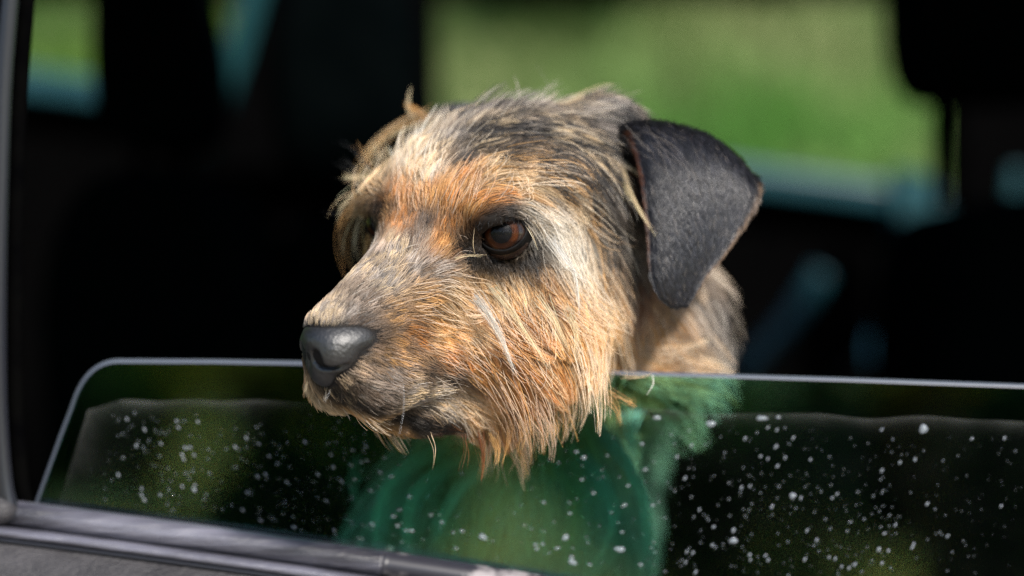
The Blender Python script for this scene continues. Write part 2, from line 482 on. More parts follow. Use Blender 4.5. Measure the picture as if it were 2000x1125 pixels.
LOCKS = [
    # far ear and temple locks hanging against the dark
    ([(845, 222, 110), (790, 240, 105), (740, 275, 98), (708, 310, 92), (697, 340, 90)], 12, 3.0, 2.4, 'T'),
    ([(840, 235, 108), (780, 255, 103), (735, 290, 98), (715, 325, 94)], 11, 3.2, 3.2, 'C'),
    ([(810, 235, 108), (797, 215, 110), (798, 190, 112), (802, 168, 114)], 8, 1.6, 0.8, 'C'),
    ([(830, 230, 108), (806, 212, 110), (790, 205, 112)], 26, 1.6, 0.8, 'T'),
    ([(735, 370, 70), (690, 400, 68), (668, 445, 66), (672, 500, 64), (690, 548, 62)], 13, 3.2, 2.4, 'T'),
    ([(740, 385, 70), (706, 425, 66), (690, 470, 64), (700, 520, 62)], 13, 3.6, 3.2, 'C'),
    ([(745, 420, 66), (722, 460, 62), (715, 500, 60), (722, 530, 58)], 26, 3.5, 2.5, 'T'),
    ([(735, 365, 72), (700, 375, 72), (672, 400, 70), (664, 430, 70)], 12, 3.4, 3.0, 'C'),
    ([(740, 350, 74), (700, 350, 76), (668, 346, 78)], 30, 2.5, 1.6, 'C'),
    ([(760, 350, 70), (722, 338, 74), (690, 345, 78)], 36, 3.0, 2.5, 'C'),
    # black feelers over the far brow
    ([(720, 362, 70), (680, 340, 72), (648, 328, 74)], 4, 1.5, 2.5, 'K'), ([(710, 405, 70), (665, 418, 72), (622, 416, 74)], 5, 1.2, 1.2, 'K'),
    ([(725, 345, 70), (690, 300, 72), (640, 282, 74)], 4, 1.5, 3.0, 'K'), ([(735, 335, 70), (712, 300, 72), (694, 268, 74)], 3, 1.0, 1.0, 'T'),
    ([(745, 330, 70), (730, 300, 70), (722, 285, 70)], 10, 3, 3, 'C'), ([(765, 325, 66), (755, 300, 66), (745, 285, 66)], 14, 3, 3, 'C'),
    ([(700, 335, 74), (680, 318, 76), (660, 310, 78)], 5, 1.5, 2.0, 'K'),
    # tall wisp over the far brow
    ([(790, 345, 55), (797, 300, 52), (815, 265, 52), (838, 228, 54), (858, 198, 56)], 8, 1.2, 0.4, 'W'),
    ([(788, 345, 55), (798, 300, 52), (812, 262, 54), (818, 250, 56)], 12, 1.8, 0.8, 'W'),
    ([(780, 345, 58), (772, 315, 58), (766, 292, 60)], 16, 2.2, 1.6, 'W'), ([(800, 345, 52), (806, 315, 52), (822, 290, 54)], 18, 2.2, 1.6, 'W'),
    # wisps on the crown
    ([(1010, 215, 70), (1015, 190, 70), (1010, 165, 72), (1003, 148, 74)], 8, 1.2, 0.5, 'S'), ([(1060, 205, 75), (1080, 185, 75), (1068, 160, 77), (1045, 120, 79)], 3, 1.5, 1.2, 'S'),
    ([(1110, 210, 80), (1135, 192, 80), (1165, 196, 82), (1190, 215, 84)], 20, 2.5, 2.5, 'C'), ([(1160, 215, 85), (1185, 200, 86), (1190, 180, 88)], 4, 1.5, 2, 'S'),
    ([(1180, 225, 82), (1225, 212, 82), (1250, 240, 84)], 4, 1.2, 1.2, 'S'), ([(1040, 210, 72), (1060, 185, 74), (1095, 170, 76)], 18, 2.5, 3.5, 'S'),
    # lock in the mouth of the ear
    ([(1214, 305, 62), (1220, 345, 50), (1236, 385, 38), (1258, 425, 30), (1283, 462, 27)], 22, 1.3, 0.5, 'C', .6),
    ([(1214, 310, 62), (1219, 350, 50), (1226, 380, 44), (1234, 400, 42)], 18, 1.8, 1.2, 'C', .6),
    ([(1214, 312, 60), (1232, 330, 54), (1256, 348, 48)], 8, 0.8, 0.6, 'C'),
    # hairs crossing the near eye
    ([(1030, 440, -16), (1042, 465, -18), (1050, 492, -14)], 3, 0.6, 0.6, 'C'),
    ([(930, 425, -10), (926, 455, -13), (924, 480, -13), (928, 500, -10)], 2, 0.3, 0.3, 'C'),
    ([(890, 506, -16), (915, 500, -16), (950, 500, -17)], 4, 0.5, 0.5, 'C'),
    # beard tip and chin strays
    ([(935, 845, -5), (942, 880, -4), (943, 910, -3), (939, 945, -2)], 20, 2.0, 0.5, 'R'), ([(960, 850, -2), (972, 880, 0), (970, 905, 0)], 18, 2, 1, 'T'),
    ([(840, 850, -20), (850, 880, -20), (846, 915, -19)], 3, 0.6, 0.5, 'C'), ([(905, 850, -8), (915, 890, -7), (905, 925, -6)], 4, 1.5, 2.5, 'R'),
    ([(1000, 830, 2), (992, 870, 3), (978, 912, 4)], 5, 1.5, 1.0, 'T'), ([(1020, 815, 4), (1026, 850, 5), (1020, 880, 5)], 14, 2.5, 2.5, 'T'),
    ([(1105, 790, 10), (1120, 830, 10), (1132, 876, 10)], 3, 0.8, 0.4, 'T'), ([(1180, 770, 18), (1205, 800, 17), (1212, 835, 17)], 10, 2.0, 1.2, 'T'),
    ([(1080, 800, 8), (1085, 835, 8), (1075, 850, 8)], 18, 3, 3, 'T'), ([(1215, 735, 20), (1255, 735, 18), (1275, 728, 16)], 8, 1.5, 1.0, 'C'),
    ([(1275, 730, 16), (1276, 750, 14), (1262, 772, 12)], 3, 0.5, 0.4, 'W'), ([(1195, 765, 18), (1240, 790, 17), (1228, 780, 17)], 10, 2, 2, 'T'),
    # curls on the chest, behind the pane
    ([(870, 872, 92), (795, 905, 86), (748, 965, 84), (735, 1045, 84), (755, 1115, 86)], 60, 3.2, 2.2, 'W', .5, .19),
    ([(900, 900, 88), (830, 940, 84), (795, 1010, 84), (800, 1090, 84), (830, 1130, 86)], 60, 3.2, 2.2, 'W', .5, .19),
    ([(960, 900, 88), (905, 955, 84), (860, 1030, 84), (840, 1120, 84)], 50, 3.4, 2.4, 'W', .5, .19), ([(1000, 940, 86), (960, 1000, 84), (930, 1070, 84), (925, 1130, 84)], 40, 3.6, 2.6, 'C', .5, .19),
    ([(1180, 845, 92), (1222, 900, 86), (1252, 965, 86), (1264, 1040, 86), (1258, 1115, 88)], 70, 3.0, 2.0, 'W', .5, .19),
    ([(1130, 890, 88), (1180, 950, 84), (1196, 1020, 84), (1170, 1085, 84), (1130, 1120, 84)], 60, 3.0, 2.0, 'W', .5, .19),
    ([(1205, 1040, 84), (1190, 1085, 84), (1160, 1120, 84), (1110, 1140, 86)], 40, 3.0, 2.2, 'W', .5, .19), ([(1090, 900, 86), (1120, 970, 84), (1120, 1040, 84), (1085, 1110, 84)], 40, 3.4, 2.4, 'C', .5, .19),
    ([(1240, 800, 96), (1232, 850, 90), (1246, 905, 88)], 36, 2.6, 2.0, 'W', .5, .19), ([(700, 900, 100), (690, 960, 96), (715, 1010, 94)], 24, 3.0, 2.6, 'S', .5, .19),
    # hair over the root of the ear, short whiskers under the nose
    ([(1165, 232, 72), (1215, 242, 58), (1250, 275, 46)], 16, 3.0, 2.0, 'K'), ([(1180, 240, 70), (1222, 262, 56), (1240, 300, 46)], 12, 2.5, 2.0, 'S'), ([(1240, 262, 48), (1290, 300, 36), (1330, 360, 30)], 14, 4.0, 4.5, 'S', .5, .07),
    ([(645, 762, -60), (637, 778, -62), (632, 788, -63)], 3, 2.0, 0.6, 'W', .5, .06), ([(605, 750, -60), (596, 762, -62), (591, 770, -63)], 4, 2.5, 0.6, 'C', .5, .06),
    ([(790, 750, -48), (790, 800, -60), (780, 850, -68)], 1, 0.3, 0.1, 'W', .2, .06),
    # pale locks over the cheek
    ([(1090, 480, -20), (1120, 530, -22), (1128, 580, -22), (1130, 620, -20)], 14, 1.5, 0.7, 'W'), ([(1075, 470, -22), (1110, 520, -24), (1150, 555, -20)], 16, 1.8, 1.0, 'W'),
    ([(960, 560, -30), (1000, 610, -34), (1040, 670, -32), (1070, 720, -28)], 26, 2.2, 1.0, 'C'), ([(930, 580, -36), (965, 630, -40), (990, 690, -38), (1010, 740, -34)], 26, 2.2, 1.0, 'W'),
    ([(1050, 580, -26), (1085, 630, -28), (1110, 690, -24)], 24, 2.0, 1.0, 'C'), ([(1110, 600, -18), (1125, 650, -18), (1128, 700, -16)], 22, 2.0, 1.0, 'C'),
] + [   # black fringe over the near upper lid
    ([(x, 414 + abs(x - 985) * .28, -12), (x + (x - 985) * .10, 428 + abs(x - 985) * .30, -17), (x + (x - 985) * .16, 436 + abs(x - 985) * .34, -17)], 6, 1.5, 1.1, 'D', .6, .1) for x in range(938, 1042, 8)]
# ------------------------------------------------------------------ fur
PAL = dict(
    D=(0.005, 0.0045, 0.0045), K=(0.013, 0.0125, 0.0145), G=(0.075, 0.069, 0.069), B=(0.22, 0.145, 0.095),
    O=(0.58, 0.24, 0.062), T=(0.76, 0.43, 0.16), C=(0.93, 0.71, 0.45), W=(0.96, 0.90, 0.80), R=(0.24, 0.085, 0.03), S=(0.42, 0.365, 0.325))
# pixel, comb direction on the picture, length mm, lift 0..1, main colour, streak colour, share of streaks
CTRL = [
    # skull
    (1080, 195, 1, -.35, 15, .38, 'G', 'C', .45), (1150, 215, 1, .1, 14, .28, 'G', 'S', .4), (1195, 235, 1, .3, 12, .22, 'K', 'S', .3), (1010, 205, .9, -.5, 15, .42, 'G', 'S', .5),
    (960, 215, .7, -.6, 14, .42, 'G', 'S', .5), (900, 235, .5, -.8, 14, .42, 'G', 'S', .5), (850, 235, .2, -1, 15, .4, 'G', 'C', .35),
    (920, 285, .7, -.5, 12, .25, 'K', 'C', .2), (890, 320, .6, -.7, 10, .22, 'K', 'S', .2), (940, 260, .8, -.5, 12, .25, 'K', 'C', .25), (860, 290, .4, -.9, 14, .3, 'G', 'S', .5), (830, 320, .2, -.9, 14, .35, 'G', 'C', .5),
    (1000, 260, 1, -.2, 14, .25, 'K', 'S', .3), (960, 310, 1, -.15, 14, .22, 'K', 'T', .35), (1060, 250, 1, -.05, 14, .25, 'K', 'C', .4),
    (1110, 265, 1, .15, 15, .25, 'K', 'C', .4), (1040, 310, 1, .2, 16, .2, 'K', 'T', .45), (1110, 320, 1, .45, 16, .2, 'K', 'T', .35),
    (1160, 300, .9, .6, 15, .2, 'K', 'C', .25), (1180, 350, .6, .9, 16, .2, 'K', 'S', .3), (1140, 390, .8, .8, 17, .2, 'K', 'T', .35),
    (1200, 430, .35, 1, 18, .2, 'K', 'S', .3), (1170, 470, .4, 1, 18, .2, 'K', 'T', .35), (1225, 500, .15, 1, 18, .2, 'K', 'B', .4),
    (1190, 260, .9, .4, 14, .25, 'D', 'S', .2), (1215, 290, .6, .9, 10, .2, 'D', 'R', .3), (1235, 380, .2, 1, 9, .15, 'D', 'R', .4),
    # near brow and eye
    (1000, 365, 1, .05, 15, .28, 'T', 'C', .5), (1060, 365, 1, .4, 17, .22, 'K', 'T', .5), (940, 350, .8, -.5, 14, .35, 'C', 'T', .5),
    (905, 365, .45, -.9, 13, .35, 'O', 'T', .5), (870, 400, .25, -1, 12, .3, 'O', 'T', .35), (920, 410, .5, -.8, 10, .25, 'O', 'T', .3),
    (960, 390, .9, -.3, 11, .25, 'O', 'B', .3), (1030, 400, .9, .5, 16, .3, 'W', 'C', .2), (1070, 425, .8, .8, 18, .28, 'W', 'C', .1), (1050, 412, .85, .7, 17, .3, 'W', 'W', .1), (1085, 445, .7, .9, 18, .28, 'W', 'W', .1), (1110, 480, .5, 1, 18, .25, 'W', 'C', .1),
    (1100, 460, .6, 1, 18, .25, 'W', 'C', .25), (1120, 500, .45, 1, 18, .22, 'C', 'W', .4), (1090, 395, .9, .6, 16, .22, 'C', 'K', .4),
    (985, 412, .9, .1, 5, .15, 'D', 'D', .1), (935, 445, .2, -.8, 5, .15, 'D', 'K', .2), (905, 480, -.3, -.6, 6, .15, 'D', 'B', .2),
    (925, 500, .1, 1, 5, .12, 'K', 'D', .4), (985, 520, .3, 1, 5, .12, 'D', 'K', .4), (1040, 505, .5, .9, 6, .15, 'D', 'K', .3), (1045, 455, .7, .8, 8, .2, 'D', 'W', .2),
    (878, 450, .1, -1, 8, .2, 'O', 'B', .4), (960, 425, .5, -.3, 4, .12, 'D', 'D', .1), (1015, 430, .9, .4, 5, .12, 'D', 'D', .1), (945, 475, 0, -.5, 4, .12, 'D', 'D', .1), (1010, 515, .4, 1, 5, .12, 'D', 'K', .3), (955, 512, .2, 1, 5, .12, 'D', 'K', .3),
    # between the eyes, far brow
    (840, 400, .1, -1, 11, .3, 'T', 'O', .5), (820, 370, 0, -1, 16, .4, 'C', 'W', .5), (790, 345, -.05, -1, 18, .5, 'C', 'W', .4),
    (800, 400, -.05, -1, 10, .25, 'O', 'T', .3), (765, 385, -.15, -1, 10, .3, 'O', 'T', .3), (745, 350, -.4, -.8, 16, .5, 'C', 'W', .4),
    (715, 350, -.8, -.5, 18, .5, 'C', 'T', .4), (830, 440, .1, -1, 9, .2, 'G', 'B', .4), (815, 480, .15, -1, 8, .2, 'B', 'S', .5),
    (850, 490, .5, -.8, 8, .2, 'O', 'T', .4), (790, 440, -.1, -1, 8, .2, 'O', 'B', .3), (775, 500, .1, -.9, 7, .25, 'S', 'C', .4),
    (850, 530, .8, -.3, 9, .2, 'S', 'B', .5), (745, 410, -.5, .5, 6, .2, 'D', 'B', .2),
    # bridge and nose end
    (800, 530, .5, -.7, 8, .2, 'S', 'B', .4), (745, 555, .5, -.7, 7, .2, 'S', 'C', .4), (720, 590, .6, -.6, 6, .18, 'B', 'S', .4),
    (680, 615, .5, -.6, 5, .18, 'S', 'B', .4), (640, 612, .1, -.8, 5, .3, 'C', 'S', .5), (760, 610, .9, -.2, 7, .18, 'B', 'T', .4),
    (740, 650, 1, -.1, 6, .18, 'B', 'K', .4), (700, 635, .8, -.3, 5, .15, 'G', 'B', .4),
    # muzzle side
    (820, 580, .9, .1, 11, .22, 'T', 'B', .4), (880, 570, .8, .4, 14, .22, 'C', 'T', .5), (800, 650, 1, .15, 9, .2, 'B', 'O', .5),
    (770, 690, 1, .2, 7, .18, 'B', 'T', .4), (850, 640, .9, .35, 12, .22, 'T', 'C', .4), (860, 690, .9, .4, 12, .2, 'O', 'B', .4),
    (830, 720, .95, .35, 8, .2, 'B', 'K', .45), (870, 735, .9, .45, 11, .2, 'G', 'B', .4), (760, 740, .9, .35, 7, .18, 'S', 'B', .5),
    (800, 775, .9, .4, 8, .2, 'S', 'C', .4), (840, 765, .9, .4, 9, .2, 'S', 'C', .3), (730, 770, .8, .5, 6, .18, 'B', 'S', .5), (860, 790, .85, .5, 13, .22, 'S', 'C', .4),
    (915, 780, .8, .65, 18, .25, 'C', 'T', .4), (690, 785, .7, .7, 5, .12, 'D', 'B', .1), (720, 799, .8, .6, 5, .1, 'D', 'B', .1), (760, 812, .8, .5, 5, .1, 'D', 'B', .1), (795, 821, .8, .5, 5, .1, 'D', 'B', .1), (862, 836, .8, .5, 7, .12, 'D', 'R', .3),
    (830, 825, .8, .5, 6, .15, 'D', 'B', .35), (660, 770, 0, 1, 5, .2, 'D', 'C', .15), (605, 770, -.35, .9, 8, .55, 'C', 'T', .4), (625, 795, -.2, 1, 8, .5, 'C', 'S', .4),
    # chin and beard
    (690, 835, .2, 1, 11, .55, 'T', 'C', .4), (740, 850, .4, .9, 12, .5, 'T', 'B', .4), (810, 860, .6, .8, 15, .45, 'T', 'B', .5),
    (870, 860, .7, .9, 20, .3, 'B', 'T', .4), (910, 850, .6, 1, 18, .3, 'B', 'R', .4), (945, 850, .2, 1, 20, .3, 'R', 'T', .4),
    # cheek
    (930, 600, .75, .6, 18, .25, 'C', 'O', .4), (900, 640, .75, .6, 16, .25, 'T', 'C', .5), (915, 690, .7, .7, 18, .25, 'T', 'O', .4),
    (950, 560, .6, .8, 14, .22, 'T', 'C', .5), (1000, 550, .5, 1, 16, .22, 'T', 'C', .5), (1060, 545, .4, 1, 20, .22, 'T', 'O', .4),
    (1000, 620, .6, .9, 22, .25, 'O', 'C', .45), (970, 680, .65, .85, 22, .27, 'T', 'O', .5), (1060, 620, .5, 1, 24, .25, 'T', 'C', .45),
    (1110, 570, .35, 1, 22, .25, 'T', 'C', .5), (1160, 570, .2, 1, 22, .28, 'T', 'C', .5), (1190, 620, .05, 1, 20, .32, 'T', 'C', .5),
    (1120, 650, .4, 1, 27, .28, 'T', 'C', .45), (1040, 700, .5, 1, 28, .28, 'O', 'C', .45), (1170, 690, .1, 1, 19, .35, 'T', 'C', .5),
    (1100, 730, .35, 1, 20, .3, 'T', 'C', .5), (960, 750, .6, .9, 26, .28, 'T', 'O', .5), (1000, 790, .35, 1, 24, .3, 'T', 'R', .35),
    (1050, 780, .2, 1, 19, .35, 'T', 'O', .4), (960, 820, .3, 1, 22, .3, 'T', 'R', .4), (1150, 750, .35, 1, 14, .35, 'T', 'C', .35), (1195, 740, .6, .7, 15, .35, 'T', 'C', .35),
    (1010, 830, .1, 1, 20, .3, 'T', 'R', .35), (1060, 815, .1, 1, 15, .3, 'T', 'C', .35), (1110, 800, .25, 1, 14, .3, 'T', 'C', .35), (1160, 780, .5, 1, 12, .3, 'T', 'C', .35),
    # neck
    (1240, 560, .3, 1, 16, .2, 'R', 'B', .4), (1250, 620, .5, 1, 20, .25, 'B', 'T', .5), (1230, 690, .9, .5, 24, .3, 'T', 'C', .4),
    (1280, 690, 1, .3, 28, .3, 'T', 'C', .5), (1300, 630, .7, .9, 28, .25, 'S', 'T', .5), (1350, 600, .6, 1, 20, .25, 'S', 'G', .5),
    (1390, 590, .5, 1, 17, .25, 'K', 'S', .4), (1340, 680, .7, .9, 24, .3, 'T', 'S', .5), (1400, 680, .4, 1, 17, .25, 'S', 'K', .45), (1240, 730, 1, .2, 26, .35, 'T', 'C', .3),
    # chest behind the pane
    (780, 940, -.35, .9, 34, .3, 'W', 'S', .4), (850, 900, -.5, .8, 36, .3, 'W', 'S', .4), (900, 1000, -.15, 1, 36, .3, 'W', 'S', .4),
    (1000, 950, .05, 1, 36, .3, 'W', 'S', .4), (1000, 1080, .05, 1, 36, .3, 'W', 'S', .4), (1120, 900, .25, 1, 36, .3, 'W', 'S', .4),
    (1180, 960, .35, 1, 38, .3, 'W', 'S', .4), (1220, 1060, .1, 1, 36, .3, 'W', 'S', .4), (800, 1050, -.1, 1, 36, .3, 'W', 'S', .4), (1100, 820, .3, 1, 34, .3, 'T', 'C', .4),
]
bvh = BVHTree.FromPolygons([tuple(v) for v in bv], [tuple(int(i) for i in f) for f in bq])
LENS = np.array([0, -CAMD * 1000, 0])
def on_body(px, py):
    """point and normal of the skin seen at that pixel (the nearest skin if just outside its outline)"""
    t = mm(px, py, 40); d = Vector(t - LENS).normalized()
    h = bvh.ray_cast(Vector(LENS), d)
    if h[0] is None:
        best = None
        for dep in range(-60, 160, 10):
            q = bvh.find_nearest(Vector(mm(px, py, dep)))
            if best is None or q[3] < best[3]: best = q
        h = best
    n = h[1]
    if n.dot(d) > 0 and False: n = -n
    return np.array(h[0]), np.array(n)
cp, cd, cl, cf, c1, c2, cs = [], [], [], [], [], [], []
for (px, py, dx, dy, ln, lf, a, b, sh) in CTRL:
    p, n = on_body(px, py)
    d = np.array([dx, 0, -dy], dtype=float); d -= n * (d @ n)
    cp.append(p); cd.append(d / np.linalg.norm(d)); cl.append(ln); cf.append(lf); c1.append(PAL[a]); c2.append(PAL[b]); cs.append(sh * (.5 if a in 'KD' else 1))
n0 = len(cp)
for i in range(n0):                                   # the far half of the head carries the same coat
    q = mirror_head(cp[i])
    if CTRL[i][1] < 860 and CTRL[i][0] < 1240 and min(np.linalg.norm(q - p) for p in cp[:n0]) > 22:
        d = (cd[i] @ HAX.T * np.array([1, -1, 1])) @ HAX
        cp.append(q); cd.append(d); cl.append(cl[i]); cf.append(cf[i]); c1.append(c1[i]); c2.append(c2[i]); cs.append(cs[i])
for p, d, ln, a, b in (((60, 250, -120), (.4, .6, -.7), 30, 'K', 'S'), ((0, 330, -230), (.3, .7, -.6), 30, 'K', 'S'), ((140, 300, -200), (.2, .7, -.7), 30, 'G', 'S'), ((-60, 240, -150), (-.3, .6, -.7), 30, 'G', 'S')):
    d = np.array(d); cp.append(np.array(p, dtype=float)); cd.append(d / np.linalg.norm(d)); cl.append(ln); cf.append(.25); c1.append(PAL[a]); c2.append(PAL[b]); cs.append(.4)
cp, cd, cl, cf, c1, c2, cs = map(np.array, (cp, cd, cl, cf, c1, c2, cs))

def coat(P):
    """comb direction, length, lift, colours at points P from the marks above"""
    out = [np.empty((len(P), 3)), np.empty(len(P)), np.empty(len(P)), np.empty((len(P), 3)), np.empty((len(P), 3)), np.empty(len(P))]
    for i in range(0, len(P), 20000):
        q = P[i:i + 20000]
        d2 = ((q[:, None, :] - cp[None]) ** 2).sum(-1)
        w = 1 / (d2 + 20.0) ** 2
        w /= w.sum(1, keepdims=True)
        for o, s in zip(out, (cd, cl, cf, c1, c2, cs)):
            o[i:i + 20000] = w @ s
    return out

def tri_sample(V, F, n, wgt=None):
    T = np.concatenate([F[:, [0, 1, 2]], F[:, [0, 2, 3]]])
    a, b, c = V[T[:, 0]], V[T[:, 1]], V[T[:, 2]]
    nn = np.cross(b - a, c - a)
    ar = np.linalg.norm(nn, axis=1)
    cen = (a + b + c) / 3
    pw = ar * (wgt(cen) if wgt is not None else 1)
    k = rng.choice(len(T), n, p=pw / pw.sum())
    u, v = rng.random(n), rng.random(n)
    m = u + v > 1; u[m], v[m] = 1 - u[m], 1 - v[m]
    return a[k] + u[:, None] * (b[k] - a[k]) + v[:, None] * (c[k] - a[k]), nn[k] / np.maximum(ar[k], 1e-9)[:, None]

def field_normal(P):
    e = 2.0
    g = np.stack([sample(FIELD, P + np.eye(3)[i] * e) - sample(FIELD, P - np.eye(3)[i] * e) for i in range(3)], -1)
    return g / np.maximum(np.linalg.norm(g, axis=1, keepdims=True), 1e-6)

def nearest_idx(Q, P):
    kd = KDTree(len(Q))
    for i, q in enumerate(Q): kd.insert(q, i)
    kd.balance()
    return np.array([kd.find(p)[1] for p in P])

def unit(v):
    return v / np.maximum(np.linalg.norm(v, axis=-1, keepdims=True), 1e-9)

def grow(roots, dirs, length, lift, K, sag, follow, wob, jitter=0.16):
    """strands that leave the skin at an angle, then lie along it"""
    n = field_normal(roots)
    t = unit(dirs - n * (dirs * n).sum(1, keepdims=True))
    side = np.cross(n, t)
    jit = rng.normal(0, jitter, len(roots))[:, None]
    t = unit(t + side * jit)
    d = unit(t * np.sqrt(np.maximum(1 - lift[:, None] ** 2, 0.05)) + n * lift[:, None])
    pts = np.empty((len(roots), K, 3)); pts[:, 0] = roots
    pos = roots.copy(); st = (length / (K - 1))[:, None]
    ph = rng.random(len(roots)) * 6.28; fq = rng.uniform(2.0, 4.5, len(roots))
    for k in range(1, K):
        s = k / (K - 1)
        n = field_normal(pos)
        out = (d * n).sum(1, keepdims=True)
        d = unit(d - n * out * follow + np.array([0, 0, -1.0]) * sag * st / 4 + side * (np.sin(ph + fq * s * 3)[:, None] * wob))
        pos = pos + d * st
        h = sample(FIELD, pos)
        lo = 0.4 + 0.09 * length * s
        push = np.clip(lo - h, 0, 6)
        pos = pos + n * push[:, None]
        pts[:, k] = pos
    return pts

def clump(pts, roots, spacing_share, amount, power, spread=0.25):
    ng = max(2, int(len(pts) * spacing_share))
    g = rng.choice(len(pts), ng, replace=False)
    a = nearest_idx(roots[g], roots)
    K = pts.shape[1]
    s = np.linspace(0, 1, K)
    c = (amount[:, None] if np.ndim(amount) else amount) * (s ** power)[None]
    off = (roots - roots[g][a])[:, None, :] * spread
    tgt = pts[g][a] + off
    return pts + (tgt - pts) * c[..., None], a, ng

def hair_object(name, pts, colr, rad0, rad1, mat, parent, root_tone=0.42):
    N, K = pts.shape[:2]
    hc = bpy.data.hair_curves.new(name)
    hc.add_curves([K] * N)
    hc.attributes['position'].data.foreach_set('vector', to_world(pts).astype(np.float32).ravel())
    ra = hc.attributes.get('radius') or hc.attributes.new('radius', 'FLOAT', 'POINT')
    s = np.linspace(0, 1, K)
    prof = np.broadcast_to(rad0, (N,))[:, None] * (1 - s ** 1.6)[None] + np.broadcast_to(rad1, (N,))[:, None] * (s ** 1.6)[None]
    ra.data.foreach_set('value', (prof * MM).astype(np.float32).ravel())
    ca = hc.attributes.new('hair_color', 'FLOAT_COLOR', 'POINT')          # naturally darker roots, deepened in colour as shade between strands; tips paler
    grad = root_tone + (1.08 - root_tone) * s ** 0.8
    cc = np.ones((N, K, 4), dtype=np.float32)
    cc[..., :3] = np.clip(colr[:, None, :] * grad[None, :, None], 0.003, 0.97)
    ca.data.foreach_set('color', cc.ravel())
    hc.materials.append(mat)
    o = bpy.data.objects.new(name, hc)
    col.objects.link(o)
    o.parent = parent
    o['kind'] = 'stuff'
    return o

m_hair = bpy.data.materials.new('fur'); m_hair.use_nodes = True
nt = m_hair.node_tree
hb = nt.nodes['Principled BSDF']
hb.inputs['Roughness'].default_value = 0.42
hb.inputs['Specular IOR Level'].default_value = 0.55
ha = nt.nodes.new('ShaderNodeAttribute'); ha.attribute_name = 'hair_color'
nt.links.new(ha.outputs['Color'], hb.inputs['Base Color'])
ht = nt.nodes.new('ShaderNodeBsdfTranslucent'); nt.links.new(ha.outputs['Color'], ht.inputs[0])
hm = nt.nodes.new('ShaderNodeMixShader'); hm.inputs[0].default_value = 0.25
nt.links.new(hb.outputs[0], hm.inputs[1]); nt.links.new(ht.outputs[0], hm.inputs[2])
nt.links.new(hm.outputs[0], nt.nodes['Material Output'].inputs[0])

def color_strands(C1, C2, share, a1, n1, a2, n2):
    """streaks go by lock, with a little change from strand to strand"""
    N = len(C1)
    r = 0.5 * rng.random(n2)[a2] + 0.5 * rng.random(N)
    # rank so that the share stays honest
    q = (np.argsort(np.argsort(r)) + 0.5) / N
    st = 1 / (1 + np.exp((q - share) * 16))
    base = C1 * (1 - st[:, None]) + C2 * st[:, None]
    br = np.exp(rng.normal(0, 0.13, n1)[a1] + rng.normal(0, 0.22, n2)[a2] + rng.normal(0, 0.14, N))
    out = base * br[:, None]
    return np.maximum(out / np.maximum(out.max(1, keepdims=True) / 0.9, 1), 0.003)

# skin under the fur: the coat's colour, strongly darkened to paint shade between strands
def blur_color(P):
    _, _, _, a, b, s = coat(P)
    return a * (1 - s[:, None] * 0.6) + b * s[:, None] * 0.6
NB = len(bv)
skc = np.empty((len(allv), 4), dtype=np.float32); skc[:, 3] = 1
skc[:NB, :3] = blur_color(bv.astype(float)) * 0.16
_nf = nose_hull(bv.astype(np.float32)[None])[0]
skc[:NB][_nf < 2.5, :3] = (0.006, 0.005, 0.005)
skc[NB:, :3] = (0.03, 0.02, 0.018)
ne = NU * NV
skc[NB + ne:NB + 2 * ne, :3] = (0.16, 0.045, 0.018)               # inside of the near ear
sa = skin_me.attributes.new('skin_color', 'FLOAT_COLOR', 'POINT'); sa.data.foreach_set('color', skc.ravel())
m_skin = mat_new('skin', (0.2, 0.15, 0.1), 0.75, 0.25)
nt = m_skin.node_tree
na = nt.nodes.new('ShaderNodeAttribute'); na.attribute_name = 'skin_color'
nt.links.new(na.outputs['Color'], nt.nodes['Principled BSDF'].inputs['Base Color'])
skin_me.materials.append(m_skin)

